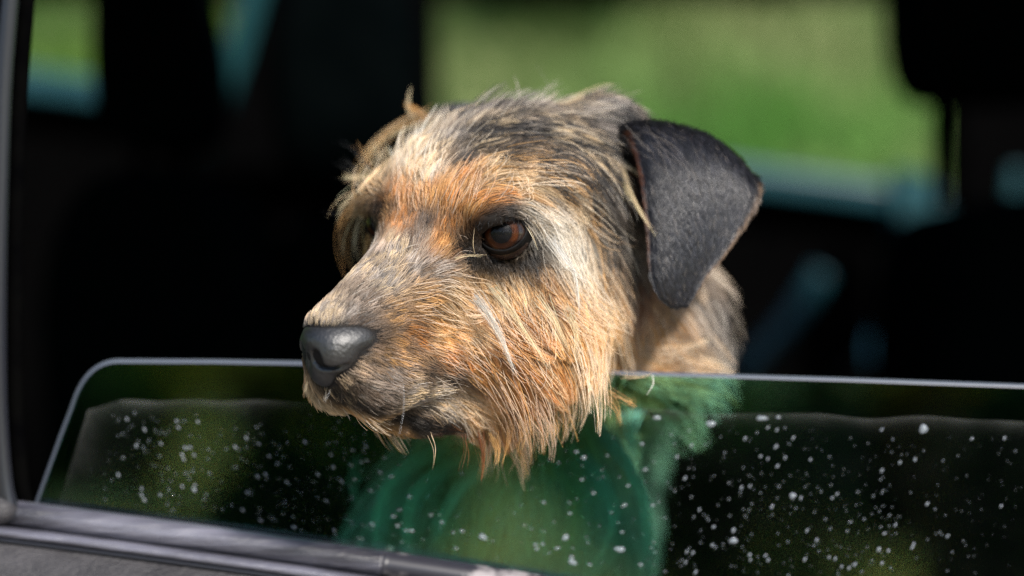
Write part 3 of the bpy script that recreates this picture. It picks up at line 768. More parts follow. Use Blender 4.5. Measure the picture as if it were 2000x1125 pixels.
# roots
lid_r = 14.0
def keep(Pn):
    k = np.ones(len(Pn), dtype=bool)
    d, r_, u_ = frame_from(gaze_n)
    q = Pn - EYE_N
    k &= ~((np.abs(q @ r_) < 11.5) & (np.abs(q @ u_) < 8.0) & (q @ d > 0))
    d, r_, u_ = frame_from(gaze_f)
    q = Pn - EYE_FAR
    k &= ~((np.abs(q @ r_) < 11) & (np.abs(q @ u_) < 7.5) & (q @ d > 0))
    k &= nose_hull(Pn.astype(np.float32)[None])[0] > 0.3
    return k
def wgt_head(c):
    front = (c[:, 1] < 130)
    w = np.where(front, 1.0, 0.45)
    side = ((c - HO) @ HL)
    w = w * np.where(side < -20, 0.55, 1.0)
    w = np.where(c[:, 2] < -150, w * 0.35, w)
    muz = (c - HO) @ HF
    w = np.where(muz > 25, w * 1.5, w)
    return w
def coat_layer(n, len_k, lift_add, jitter, small, big, amount, sag, follow, wob, tone, seedtone=0.0, wg=wgt_head):
    roots, _ = tri_sample(bv, bq, n, wg)
    roots = roots[keep(roots)]
    cdir, clen, clift, C1, C2, share = coat(roots)
    N = len(roots)
    clen = clen * len_k(clen) * np.clip(rng.normal(1, 0.24, N), 0.45, 1.8)
    clift = clift + np.where(clen < 10, .10, 0)
    clift = np.clip(clift + lift_add + rng.normal(0, 0.08, N), 0.05, 0.9)
    st = grow(roots, cdir, clen, clift, 8, sag, follow, wob, jitter)
    amt = np.clip(amount + clen / 45, 0.2, 0.9)
    st, a2, n2 = clump(st, roots, 1 / small, amt, 1.0, 0.25)
    st, a1, n1 = clump(st, roots, 1 / big, np.clip(clen / 50, 0.08, 0.6), 1.4, 0.3)
    c = color_strands(C1, C2, share, a1, n1, a2, n2) * tone
    c = c / np.maximum(c.max(1, keepdims=True) / 0.92, 1)
    # the pane keeps the hair on its own side
    gyr = glass_y(roots[:, 0], roots[:, 2])
    gyp = glass_y(st[..., 0], st[..., 2])
    inside = (roots[:, 1] > gyr)[:, None] & (st[..., 2] < -44)
    st[..., 1] = np.where(inside, np.maximum(st[..., 1], gyp + 8 + rng.random(len(roots))[:, None] * 5), st[..., 1])
    outside = (roots[:, 1] <= gyr)[:, None] & (st[..., 2] < -44)
    st[..., 1] = np.where(outside, np.minimum(st[..., 1], gyp - 2), st[..., 1])
    return st, c, clen
stretch = lambda L: np.where(L > 11, 1.22, 1.05)
s1, k1, l1 = coat_layer(int(85000 * HAIR), lambda L: 0.8 * stretch(L), -0.06, .2, 10, 80, .2, .01, .25, .05, 0.6)  # undercoat darkened in colour to deepen the shade under the top coat
s2, k2, l2 = coat_layer(int(92000 * HAIR), stretch, 0.03, .22, 18, 190, .22, .014, .20, .07, 1.0)
def wg_guard(c):
    _, L, _, _, _, _ = coat(c)
    return wgt_head(c) * np.where(L > 9, 1.0, 0.12)
s3, k3, l3 = coat_layer(int(8500 * HAIR), lambda L: 1.38 * stretch(L), 0.17, .36, 3, 40, .0, .02, .12, .12, 1.25, wg=wg_guard)
pale = np.clip((k3.max(1, keepdims=True) - .12) / .3, 0, 1) * .42 * (rng.random((len(k3), 1)) < .7)
k3 = k3 * (1 - pale) + np.array(PAL['W']) * pale  # guard hairs whitened in colour, painting highlights on the coat
strands = np.concatenate([s1, s2, s3]); colr = np.concatenate([k1, k2, k3]); clen = np.concatenate([l1, l2, l3])
rad = np.concatenate([np.full(len(l1), .13), np.clip(.12 + l2 * .0042, .13, .22), np.clip(.11 + l3 * .0025, .13, .19)])
rad *= np.where(clen < 9, .8, 1.0)
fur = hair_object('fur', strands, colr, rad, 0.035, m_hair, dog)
fur['label'] = 'wiry tan, cream and charcoal coat of head, neck and chest'

# short sleek coat on the ears
m_ear = m_hair.copy(); m_ear.name = 'sleek_fur'
m_ear.node_tree.nodes['Principled BSDF'].inputs['Roughness'].default_value = 0.38
m_ear.node_tree.nodes['Principled BSDF'].inputs['Specular IOR Level'].default_value = 1.0
def ear_fur(G, Nn, n, near=True):
    iu = rng.random(n) * (NU - 1.001); iv = rng.random(n) ** 0.9 * (NV - 1.001)
    i, j = np.floor(iv).astype(int), np.floor(iu).astype(int)
    fi, fj = (iv - i)[:, None], (iu - j)[:, None]
    bl = lambda A: (A[i, j] * (1 - fj) + A[i, j + 1] * fj) * (1 - fi) + (A[i + 1, j] * (1 - fj) + A[i + 1, j + 1] * fj) * fi
    p = bl(G) + bl(Nn) * 1.1; nn = unit(bl(Nn))
    dv = unit(bl(np.gradient(G, axis=0)))
    du = unit(bl(np.gradient(G, axis=1)))
    u01, v01 = iu / (NU - 1), iv / (NV - 1)
    d = unit(dv + du * (0.28 + rng.normal(0, 0.09, n))[:, None])
    ln = rng.uniform(7, 13, n) * (1 - 0.55 * v01)
    K = 5
    s = np.linspace(0, 1, K)[None, :, None]
    lift = rng.uniform(0.08, 0.34, n)
    lift = np.where((u01 > .93) | (u01 < .06) | (v01 > .93), rng.uniform(.1, .8, n), lift)[:, None, None]
    pts = p[:, None] + ln[:, None, None] * (d[:, None] * s + nn[:, None] * lift * s * (1.2 - 0.8 * s))
    pts, a, ng = clump(pts, p, 1 / 14, 0.5, 1.0, 0.35)
    base = np.array((0.025, 0.0258, 0.034)) * np.exp(rng.normal(0.0, 0.25, ng)[a] + rng.normal(0, 0.2, n))[:, None]
    light = rng.random(n) < 0.02
    base[light] = np.array(PAL['S']) * 0.6
    edge = (u01 > 0.955) & (v01 > 0.2)
    base[edge] = np.array(PAL['B']) * rng.uniform(0.3, 1.3, (int(edge.sum()), 1))
    inner = near & (u01 < .05) & (v01 > .22) & (v01 < .75)
    base[inner] = np.array((0.14, 0.045, 0.017)) * rng.uniform(.5, 1.2, (int(inner.sum()), 1))
    return pts, np.clip(base, 0.004, 0.9)
e1, k1 = ear_fur(EAR, EAR_N, int(34000 * HAIR))
e2, k2 = ear_fur(FAR_EAR, FAR_EAR_N, int(9000 * HAIR), False)
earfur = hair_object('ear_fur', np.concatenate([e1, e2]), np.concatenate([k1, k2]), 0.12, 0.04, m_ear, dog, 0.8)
earfur['label'] = 'short sleek charcoal coat on the folded ears'

# --- single locks and stray wisps, drawn as tufts of strands along a line
def lock(line, n, w0, w1, color, out, taper=0.5, rad=0.11):
    c = np.array([mm(*p) for p in line])
    K = 9
    L = cr(c, K)
    for k in range(n):
        a, b = rng.normal(0, w0, 3), rng.normal(0, w1, 3)
        s = np.linspace(0, 1, K)[:, None]
        keep_len = 1 - taper * rng.random() * 0.6
        idx = np.linspace(0, keep_len * (K - 1), K)
        i0 = np.clip(np.floor(idx).astype(int), 0, K - 2); f = (idx - i0)[:, None]
        q = L[i0] * (1 - f) + L[i0 + 1] * f
        wv = np.sin(s * rng.uniform(2, 5) + rng.random() * 6) * rng.normal(0, w1 * 0.5, 3)
        out[0].append(q + a * (1 - s) + b * s + wv * s)
        out[1].append(np.clip(np.array(PAL[color]) * math.exp(rng.normal(0, 0.18)), 0.004, 0.95))
        out[2].append(rad * rng.uniform(0.7, 1.2))
LK = ([], [], [])
for ln in LOCKS:
    lock(*ln[:5], LK, *(ln[5:] if len(ln) > 5 else ()))
wisps = hair_object('stray_hair', np.array(LK[0]), np.array(LK[1]), np.array(LK[2]), 0.02, m_hair, dog)
wisps['label'] = 'loose pale locks and stray wisps of hair'
# ------------------------------------------------------------------ ground and hillside
def terrain_z(x, y):
    rise = np.maximum(y - 3.2, 0)
    back = np.maximum(-y - 9.0, 0)
    z = 0.62 * rise ** 1.12 * (1 - 0.25 * np.clip(rise / 60, 0, 1)) + 0.25 * np.maximum(back - 36, 0)
    bump = 0.06 * np.sin(x * 1.7 + y * 0.9) + 0.05 * np.sin(x * 0.8 - y * 2.1 + 1.3) + 0.03 * np.sin(x * 4.1 + y * 3.3)
    return z + bump * np.clip(np.abs(rise) * 0.8 + back * 0.1, 0, 1.6)
gx = np.concatenate([np.linspace(-90, -12, 40), np.linspace(-11.5, 11.5, 93), np.linspace(12, 90, 40)])
gy = np.concatenate([np.linspace(-90, -14, 30), np.linspace(-13.5, 16, 119), np.linspace(17, 90, 40)])
GX, GY = np.meshgrid(gx, gy, indexing='ij')
GV = np.stack([GX, GY, terrain_z(GX, GY)], -1).reshape(-1, 3)
ni, nj = len(gx), len(gy)
ii, jj = np.meshgrid(np.arange(ni - 1), np.arange(nj - 1), indexing='ij')
q0 = (ii * nj + jj).ravel()
GF = np.stack([q0, q0 + nj, q0 + nj + 1, q0 + 1], -1)
g_me = fast_mesh('ground', GV, GF)
ground = bpy.data.objects.new('ground', g_me); col.objects.link(ground)
tag(ground, 'grassy ground rising into a sunlit hillside beyond the car', kind='structure')
m_ground = mat_new('meadow', (0.1, 0.2, 0.05), 0.9, 0.2)
noise_mix(m_ground, (0.052, 0.165, 0.022), (0.165, 0.195, 0.08), 1.25, lo=0.42, hi=0.58, detail=4, bump=0.6, bscale=9)
g_me.materials.append(m_ground)

# gravel track, unseen, added to keep green bounce light off the dog
tx = np.linspace(-30, 30, 61); ty = np.linspace(-6.2, 2.4, 40)
TX, TY = np.meshgrid(tx, ty, indexing='ij')
TV = np.stack([TX, TY + .12 * np.sin(TX * 1.3) * (np.abs(TY + 1.9) / 4.3) ** 6, 0 * TX + .012], -1).reshape(-1, 3)
ti, tj = np.meshgrid(np.arange(60), np.arange(39), indexing='ij'); q0 = (ti * 40 + tj).ravel()
t_me = fast_mesh('track', TV, np.stack([q0, q0 + 40, q0 + 41, q0 + 1], -1))
track = bpy.data.objects.new('track', t_me); col.objects.link(track)
tag(track, 'unseen grey brown gravel track under the car, added to bounce neutral light', kind='structure')
m_track = mat_new('gravel', (0.16, 0.14, 0.12), 0.9, 0.2)
noise_mix(m_track, (0.20, 0.18, 0.16), (0.34, 0.31, 0.275), 3, bump=0.8, bscale=60)
t_me.materials.append(m_track)

# dry verge on the camera's side of the track
ux = np.linspace(-40, 40, 81); uy = np.linspace(-70, -6.0, 65)
UX, UY = np.meshgrid(ux, uy, indexing='ij')
UV = np.stack([UX, UY + .15 * np.sin(UX * 1.1) * (UY > -6.5), terrain_z(UX, UY) + .02 + .03 * np.sin(UX * 2.3 + UY)], -1).reshape(-1, 3)
ti, tj = np.meshgrid(np.arange(80), np.arange(64), indexing='ij'); q0 = (ti * 65 + tj).ravel()
u_me = fast_mesh('verge', UV, np.stack([q0, q0 + 65, q0 + 66, q0 + 1], -1))
verge = bpy.data.objects.new('verge', u_me); col.objects.link(verge)
tag(verge, 'dry olive verge on the near side of the track', kind='structure')
m_verge = mat_new('dry_grass', (0.2, 0.2, 0.05), 0.9, 0.2)
noise_mix(m_verge, (0.14, 0.15, 0.02), (0.55, 0.44, 0.06), 0.7, lo=.4, hi=.6, detail=5, bump=0.6, bscale=12)
u_me.materials.append(m_verge)

def leaf_cloud(n, center, rad, size, seed, flat=0.0, shell=0.45):
    """n small folded leaves spread through lumpy lobes round the centre"""
    r = np.random.default_rng(seed)
    nl = 9
    lobes = r.normal(0, 0.5, (nl, 3)) * rad
    lr = r.uniform(0.35, 0.62, nl)
    k = r.integers(0, nl, n)
    d = unit(r.normal(0, 1, (n, 3)))
    p = lobes[k] + d * np.asarray(rad) * (lr[k] * (shell + (1 - shell) * r.random(n) ** 0.5))[:, None]
    p[:, 2] = np.maximum(p[:, 2], -rad[2] * 0.98)
    p = p + np.asarray(center)
    a = unit(r.normal(0, 1, (n, 3)) + d * 0.4); b = unit(np.cross(a, r.normal(0, 1, (n, 3))))
    s = size * r.uniform(0.6, 1.4, n)[:, None]
    c = np.cross(a, b) * s * 0.25
    V = np.stack([p - a * s, p - b * s * 0.45 + c, p + a * s, p + b * s * 0.45 + c], 1).reshape(-1, 3)
    F = np.arange(4 * n).reshape(n, 4)
    return V, F
def leaf_mat(name, c0, c1, scale=3.0):
    m = mat_new(name, c0, 0.6, 0.3)
    noise_mix(m, c0, c1, scale, lo=0.3, hi=0.7, detail=3)
    N = m.node_tree.nodes; L = m.node_tree.links
    b = N['Principled BSDF']; t = N.new('ShaderNodeBsdfTranslucent'); x = N.new('ShaderNodeMixShader'); x.inputs[0].default_value = 0.6
    L.new(b.inputs['Base Color'].links[0].from_socket, t.inputs[0]); L.new(b.outputs[0], x.inputs[1]); L.new(t.outputs[0], x.inputs[2]); L.new(x.outputs[0], N['Material Output'].inputs[0])
    return m
def tube(path, radii, seg=8):
    P = [np.array(p, dtype=float) for p in path]
    V, F = [], []
    for i, p in enumerate(P):
        t = unit(P[min(i + 1, len(P) - 1)] - P[max(i - 1, 0)])
        ref = np.array([0, 0, 1.0]) if abs(t[2]) < 0.9 else np.array([1.0, 0, 0])
        a = unit(np.cross(t, ref)); b = np.cross(t, a)
        for j in range(seg):
            g = 2 * math.pi * j / seg
            V.append(p + radii[i] * (math.cos(g) * a + math.sin(g) * b))
    for i in range(len(P) - 1):
        for j in range(seg):
            F.append((i * seg + j, i * seg + (j + 1) % seg, (i + 1) * seg + (j + 1) % seg, (i + 1) * seg + j))
    F.append(tuple(range(seg - 1, -1, -1))); F.append(tuple(range((len(P) - 1) * seg, len(P) * seg)))
    return V, F
m_bark = mat_new('bark', (0.09, 0.07, 0.05), 0.9, 0.2)
noise_mix(m_bark, (0.05, 0.04, 0.03), (0.14, 0.11, 0.08), 12, bump=0.8, bscale=30)
def shrub(name, x, y, rad, n, size, mat, label, cat, seed, trunk=0.0, group=None):
    z = float(terrain_z(np.array(x), np.array(y)))
    root = empty(name, (x, y, z))
    top = trunk + rad[2] * 0.9
    V, F = leaf_cloud(n, (0, 0, top), rad, size, seed)
    me = fast_mesh('foliage', V, F); o = bpy.data.objects.new('foliage', me); col.objects.link(o); me.materials.append(mat); o.parent = root
    r = np.random.default_rng(seed + 99)
    tv, tf = tube([(0, 0, -0.1), (r.normal(0, .04), r.normal(0, .04), top * 0.5), (r.normal(0, .1), r.normal(0, .1), top * 1.1)], [0.05 + 0.05 * trunk, 0.04 + 0.035 * trunk, 0.02], 8)
    for k in range(5):
        g = r.random() * 6.28
        v2, f2 = tube([(0, 0, top * 0.5), (math.cos(g) * rad[0] * .35, math.sin(g) * rad[1] * .35, top * 0.85), (math.cos(g) * rad[0] * .6, math.sin(g) * rad[1] * .6, top * 1.15)], [0.03 + 0.02 * trunk, 0.02 + .01 * trunk, 0.008], 6)
        tf = tf + [tuple(i + len(tv) for i in f) for f in f2]; tv = tv + v2
    mesh_obj('stem', tv, tf, m_bark, root)
    tag(root, label, cat, group)
    return root
m_lf_dark = leaf_mat('leaves_dark', (0.035, 0.10, 0.02), (0.06, 0.14, 0.03))
m_lf_mid = leaf_mat('leaves_mid', (0.26, 0.28, 0.03), (0.36, 0.34, 0.03))
m_lf_bright = leaf_mat('leaves_bright', (0.11, 0.26, 0.03), (0.18, 0.30, 0.05))
m_lf_olive = leaf_mat('leaves_olive', (0.13, 0.14, 0.05), (0.20, 0.19, 0.09))
m_lf_yellow = leaf_mat('leaves_yellow', (0.46, 0.37, 0.02), (0.58, 0.44, 0.03))
# shrubs on the hillside, seen soft through the far windows
def hill_spot(px, dep):
    return (px - 1000) / FPX * (CAMD + dep)
for px, dep, rad, n, size, mt, lb, nm in (
        (1075, 6.2, (.34, .3, .22), 900, .045, m_lf_dark, 'small dark green shrub high on the hillside above the dog', 'hill_shrub'),
        (1735, 4.6, (.16, .16, .26), 700, .04, m_lf_bright, 'bright yellow green shrub on the hillside beside the right headrest', 'hill_shrub'),
        (1420, 6.4, (.5, .3, .2), 900, .05, m_lf_olive, 'low olive brown shrub on the hillside right of the ear', 'hill_shrub'),
        (1560, 5.0, (.22, .2, .2), 700, .045, m_lf_olive, 'dull brown shrub on the hillside beyond the ear tip', 'hill_shrub'),
        (90, 5.4, (.5, .3, .22), 900, .05, m_lf_bright, 'vivid green shrub seen through the far left window', 'hill_shrub'),
        (430, 5.8, (.2, .2, .4), 700, .045, m_lf_bright, 'pale green shrub beyond the seat belt', 'hill_shrub')):
    shrub(nm, hill_spot(px, dep), dep, rad, n, size, mt, lb, 'shrub', 11 + px, group='shrubs on the hillside')
# long grass on the hillside
def grass(n, seed):
    r = np.random.default_rng(seed)
    x = r.uniform(-2.6, 2.6, n); y = r.uniform(3.4, 8.0, n)
    z = terrain_z(x, y)
    h = r.uniform(.08, .24, n); g = r.random(n) * 6.28; w = r.uniform(.004, .009, n)
    b = np.stack([x, y, z], -1); sx = np.stack([np.cos(g), np.sin(g), 0 * g], -1)
    lean = np.stack([r.normal(0, .35, n), r.normal(-.1, .35, n), np.ones(n)], -1)
    V = np.stack([b - sx * w[:, None], b + sx * w[:, None], b + lean * h[:, None] * .6 + sx * w[:, None] * .7, b + lean * h[:, None] * .6 - sx * w[:, None] * .7], 1).reshape(-1, 3)
    return V, np.arange(4 * n).reshape(n, 4)
V, F = grass(26000, 5)
gr_me = fast_mesh('grass', V, F); gr = bpy.data.objects.new('grass', gr_me); col.objects.link(gr)
gr_me.materials.append(leaf_mat('grass_blades', (0.055, 0.175, 0.022), (0.17, 0.205, 0.08), 1.0))
tag(gr, 'long sunlit meadow grass on the hillside beyond the car', 'grass', kind='stuff')
# hedge and trees on the camera's side of the track; the pane mirrors them
def mirrored(px, py, far):
    """the spot behind the camera, far metres away along y, that the pane shows at that pixel"""
    gy = GLASS_Y0
    for _ in range(8):
        p = mm(px, py, gy); gy = glass_y(p[0], p[2])
    nrm = unit(np.array([GLASS_YAW, -1.0, GLASS_LEAN]))
    d = unit(p - LENS); r = d - 2 * nrm * (d @ nrm)
    k = (-far * 1000 - p[1]) / r[1]
    return (p + r * k) * MM + np.array([0, 0, H0])
for px, py, far, rad, n, size, mt, lb, cat in (
        (300, 720, 13.0, (.62, .5, .55), 1800, .07, m_lf_mid, 'yellow green bush behind the camera, mirrored at the left of the pane', 'bush'),
        (60, 800, 9.5, (.5, .5, .7), 1800, .08, m_lf_dark, 'dark green bush behind the camera, mirrored at the pane corner', 'bush'),
        (500, 760, 12.0, (.5, .4, .45), 1500, .07, m_lf_mid, 'pale green bush behind the camera, mirrored beside the nose', 'bush'),
        (640, 860, 10.5, (.55, .5, .8), 2000, .08, m_lf_dark, 'dark bush behind the camera, mirrored under the muzzle', 'bush'),
        (1380, 800, 7.6, (.75, .5, .8), 2600, .08, m_lf_dark, 'tall dark bush behind the camera, mirrored right of the throat', 'bush'),
        (1815, 770, 7.2, (.16, .2, .16), 900, .05, m_lf_yellow, 'yellow autumn bush behind the camera, mirrored at the right', 'bush'),
        (2020, 810, 7.8, (.6, .5, .8), 2600, .08, m_lf_dark, 'tall dark bush behind the camera, mirrored at the pane right end', 'bush')):
    q = mirrored(px, py, far)
    g0 = float(terrain_z(np.array(q[0]), np.array(-far)))
    shrub('hedgerow_bush', q[0], -far, rad, n, size, mt, lb, cat, 300 + px, trunk=max(.05, q[2] - g0 - rad[2] * .9), group='hedgerow behind the camera')

# ------------------------------------------------------------------ the car
car = empty('car', (0.1, 0.75, 0))
tag(car, 'dark green off-road car with its near window half lowered and wet', 'car')
def part(name, V, F, mat, parent=None, smooth=False):
    o = mesh_obj(name, [Vector(v) - Vector(car.location) for v in V], F, mat, parent or car, smooth)
    return o
def box_v(lo, hi):
    x0, y0, z0 = lo; x1, y1, z1 = hi
    V = [(x0, y0, z0), (x1, y0, z0), (x1, y1, z0), (x0, y1, z0), (x0, y0, z1), (x1, y0, z1), (x1, y1, z1), (x0, y1, z1)]
    F = [(0, 3, 2, 1), (4, 5, 6, 7), (0, 1, 5, 4), (1, 2, 6, 5), (2, 3, 7, 6), (3, 0, 4, 7)]
    return V, F
def bevel(o, w=0.01, seg=3):
    m = o.modifiers.new('bevel', 'BEVEL'); m.width = w; m.segments = seg; m.limit_method = 'ANGLE'
    return o
def prism(poly, y0, y1):
    """outline of points extruded between two depths; poly = [(x, z)]"""
    n = len(poly)
    V = [(x, y0, z) for x, z in poly] + [(x, y1, z) for x, z in poly]
    F = [tuple(range(n)), tuple(range(2 * n - 1, n - 1, -1))] + [(i, i + n, (i + 1) % n + n, (i + 1) % n) for i in range(n)]
    return V, F
def pxz(pts, dep):
    return [(at(x, y, dep).x, at(x, y, dep).z) for x, y in pts]

m_trim = mat_new('black_trim', (0.004, 0.004, 0.004), 0.9, 0.0)
noise_mix(m_trim, (0.0009, 0.0009, 0.0011), (0.0016, 0.0016, 0.0016), 60, bump=0.3, bscale=600)
m_seat = mat_new('seat_vinyl', (0.004, 0.006, 0.006), 0.9, 0.0)
noise_mix(m_seat, (0.0007, 0.0014, 0.0016), (0.0012, 0.0020, 0.0022), 25, bump=0.3, bscale=300)
m_paint = mat_new('teal_paint', (0.012, 0.07, 0.09), 0.3, 0.5)
noise_mix(m_paint, (0.007, 0.046, 0.060), (0.009, 0.054, 0.070), 30, rough=(0.25, 0.4))
m_panel = mat_new('door_capping', (0.06, 0.06, 0.068), 0.5, 0.4)
noise_mix(m_panel, (0.016, 0.0155, 0.019), (0.042, 0.040, 0.045), 25, bump=0.6, bscale=260, stretch=(1, 1, 3), rough=(0.4, 0.7))
m_rubber = mat_new('rubber', (0.012, 0.013, 0.018), 0.28, 0.5)
m_alu = mat_new('grey_strip', (0.2, 0.2, 0.23), 0.45, 0.6, 0.0)
noise_mix(m_alu, (0.15, 0.15, 0.19), (0.018, 0.018, 0.026), 30, lo=.36, hi=.66, bump=0.9, bscale=160, stretch=(0.25, 1, 2), rough=(0.22, 0.5))
m_worn = mat_new('worn_strip', (0.05, 0.05, 0.06), 0.45, 0.5)
noise_mix(m_worn, (0.018, 0.018, 0.026), (0.22, 0.20, 0.21), 40, lo=.56, hi=.66, rough=(0.3, 0.6))

XL, XR = -1.25, 1.55
YN, YF = 0.045, 1.47
ROOF = 1.80
def ring_slab(x0, x1, y0, y1, hx0, hx1, hy0, hy1, z0, z1):
    """a slab with a rectangular opening added to let light in"""
    V = []
    for z in (z0, z1):
        V += [(x0, y0, z), (x1, y0, z), (x1, y1, z), (x0, y1, z), (hx0, hy0, z), (hx1, hy0, z), (hx1, hy1, z), (hx0, hy1, z)]
    F = []
    for i in range(4):
        j = (i + 1) % 4
        F += [(i, 4 + i, 4 + j, j), (8 + i, 8 + j, 12 + j, 12 + i), (i, j, 8 + j, 8 + i), (4 + i, 12 + i, 12 + j, 4 + j)]
    return V, F
HX0, HX1, HY0, HY1 = -.75, 1.25, .55, 1.36  # roof opening added out of view so sun reaches the teal fittings
part('roof', *ring_slab(XL, XR, YN - .02, YF + .05, HX0, HX1, HY0, HY1, ROOF, ROOF + .05), m_paint)
part('headlining', *ring_slab(XL + .01, XR - .01, YN + .01, YF - .01, HX0 - .01, HX1 + .01, HY0 - .01, HY1 + .01, ROOF - .03, ROOF - .002), m_trim)
part('floor_pan', *box_v((XL, YN, .42), (XR, YF, .47)), m_trim)
part('rear_bulkhead', *box_v((XL - .04, YN, .47), (XL, YF, 1.12)), m_trim)
part('rear_header', *box_v((XL - .04, YN, ROOF - .12), (XL, YF, ROOF - .002)), m_trim)
part('dashboard', *box_v((XR, YN, .47), (XR + .05, YF, 1.15)), m_trim)
part('windscreen_header', *box_v((XR, YN, ROOF - .14), (XR + .05, YF, ROOF - .002)), m_trim)
# wheels carry it
for wx in (-0.95, 1.35):
    for wy in (YN + .12, YF - .12):
        V, F = tube([(wx, wy - .1, .36), (wx, wy - .09, .36), (wx, wy + .09, .36), (wx, wy + .1, .36)], [.32, .36, .36, .32], 28)
        w = part('wheel', V, F, m_rubber, smooth=False)
        V, F = tube([(wx, wy - .108, .36), (wx, wy - .104, .36), (wx, wy + .104, .36), (wx, wy + .108, .36)], [.16, .2, .2, .16], 20)
        part('rim', V, F, m_alu, w)
# far side: lower door, capping, pillars, top rail
DF = 1.45
sill = lambda px: 128 + 0.132 * px
sl, sr = at(-900, sill(-900), DF), at(2900, sill(2900), DF)
V, F = prism([(XL, .47), (XR, .47), (XR, sr.z + .05), (sr.x, sr.z - .028), (sl.x, sl.z - .028), (XL, sl.z - .05)], DF + .002, DF + .05)
part('far_door', V, F, m_trim)
V, F = prism([(sl.x, sl.z - .032), (sr.x, sr.z - .032), (sr.x, sr.z), (sl.x, sl.z)], DF - .045, DF + .045)
fs = part('window_ledge', V, F, m_paint); bevel(fs, .008)
fs['label'] = 'teal painted ledge under the far windows'
V, F = prism([(XL, 1.68), (XR, 1.68), (XR, ROOF), (XL, ROOF)], DF, DF + .04)
part('far_top_rail', V, F, m_trim)
V, F = prism(pxz([(425, 330), (860, 330), (848, -260), (548, -260)], DF - .03), DF - .06, DF + .03)
part('far_pillar', V, F, m_trim)
V, F = prism(pxz([(1868, 520), (2700, 520), (2700, -260), (1850, -260)], DF - .03), DF - .06, DF + .03)
part('far_pillar', V, F, m_trim)
# belt beside the pillar
def ribbon(pts, dep, w):
    P = [at(x, y, dep) for x, y in pts]
    V, F = [], []
    for i, p in enumerate(P):
        t = (P[min(i + 1, len(P) - 1)] - P[max(i - 1, 0)]).normalized()
        s = Vector((t.z, 0, -t.x)) * w
        V += [p - s, p + s, p + s + Vector((0, .004, 0)), p - s + Vector((0, .004, 0))]
    for i in range(len(P) - 1):
        for j in range(4):
            F.append((i * 4 + j, i * 4 + (j + 1) % 4, i * 4 + 4 + (j + 1) % 4, i * 4 + 4 + j))
    return V, F
m_belt = mat_new('belt_webbing', (0.008, 0.042, 0.048), 0.7, 0.05)
V, F = ribbon([(560, -260), (490, 0), (455, 120), (420, 230), (385, 300)], 1.18, .012)
sb_ = part('seat_belt', V, F, m_belt)
bk = at(392, 275, 1.175)
V, F = box_v((bk.x - .02, bk.y - .012, bk.z - .016), (bk.x + .016, bk.y + .008, bk.z + .03)); bevel(part('belt_buckle', V, F, m_belt, sb_), .006)
# seats
def rounded(poly, r=.03, n=5):
    out = []
    m = len(poly)
    for i in range(m):
        p = Vector(poly[i]); a = Vector(poly[i - 1]); b = Vector(poly[(i + 1) % m])
        da, db = (a - p), (b - p)
        ra = min(r, da.length * .45); rb = min(r, db.length * .45)
        s, e = p + da.normalized() * ra, p + db.normalized() * rb
        for k in range(n + 1):
            t = k / n
            q = s * (1 - t) ** 2 + p * 2 * t * (1 - t) + e * t * t
            out.append((q.x, q.y))
    return out
def seat(dep, back, head, posts, label):
    st = part('seat', *prism(rounded(pxz(back, dep), .06), dep - .07, dep + .33), m_seat); bevel(st, .04, 4)
    st['label'] = label
    V, F = prism(rounded(pxz(head, dep), .05), dep - .05, dep + .16)
    bevel(part('headrest', V, F, m_seat, st), .03, 4)
    for (a, b) in posts:
        V, F = tube([at(*a, dep + .05), at(*b, dep + .05)], [.006, .006], 8)
        part('headrest_post', V, F, m_trim, st)
    cz = at(0, back[0][1], dep).z
    xs = [p[0] for p in pxz(back, dep)]
    V, F = box_v((min(xs) - .02, dep - .1, .62), (max(xs) + .4, dep + .36, .80)); bevel(part('seat_cushion', V, F, m_seat, st), .05, 4)
    return st
seat(.78, [(130, 1400), (90, 520), (180, 330), (430, 330), (520, 560), (560, 1400)], [(205, 290), (185, 100), (200, -150), (340, -200), (385, -60), (420, 140), (400, 290)], [((270, 340), (270, 270)), ((360, 340), (360, 270))], 'black vinyl seat with a tall headrest at the left')
seat(.80, [(1790, 1400), (1800, 560), (1850, 385), (2220, 385), (2330, 560), (2400, 1400)], [(1830, 195), (1776, 120), (1770, -180), (2150, -200), (2240, 0), (2200, 180)], [((1832, 400), (1832, 180)), ((1862, 400), (1862, 180))], 'black vinyl seat with headrest on posts at the right')
seat(1.0, [(560, 1400), (500, 620), (560, 420), (780, 420), (840, 600), (880, 1400)], [(560, 390), (520, 120), (560, -160), (760, -160), (820, 60), (810, 390)], [((640, 430), (640, 380)), ((740, 430), (740, 380))], 'black vinyl seat in the middle, behind the dog')
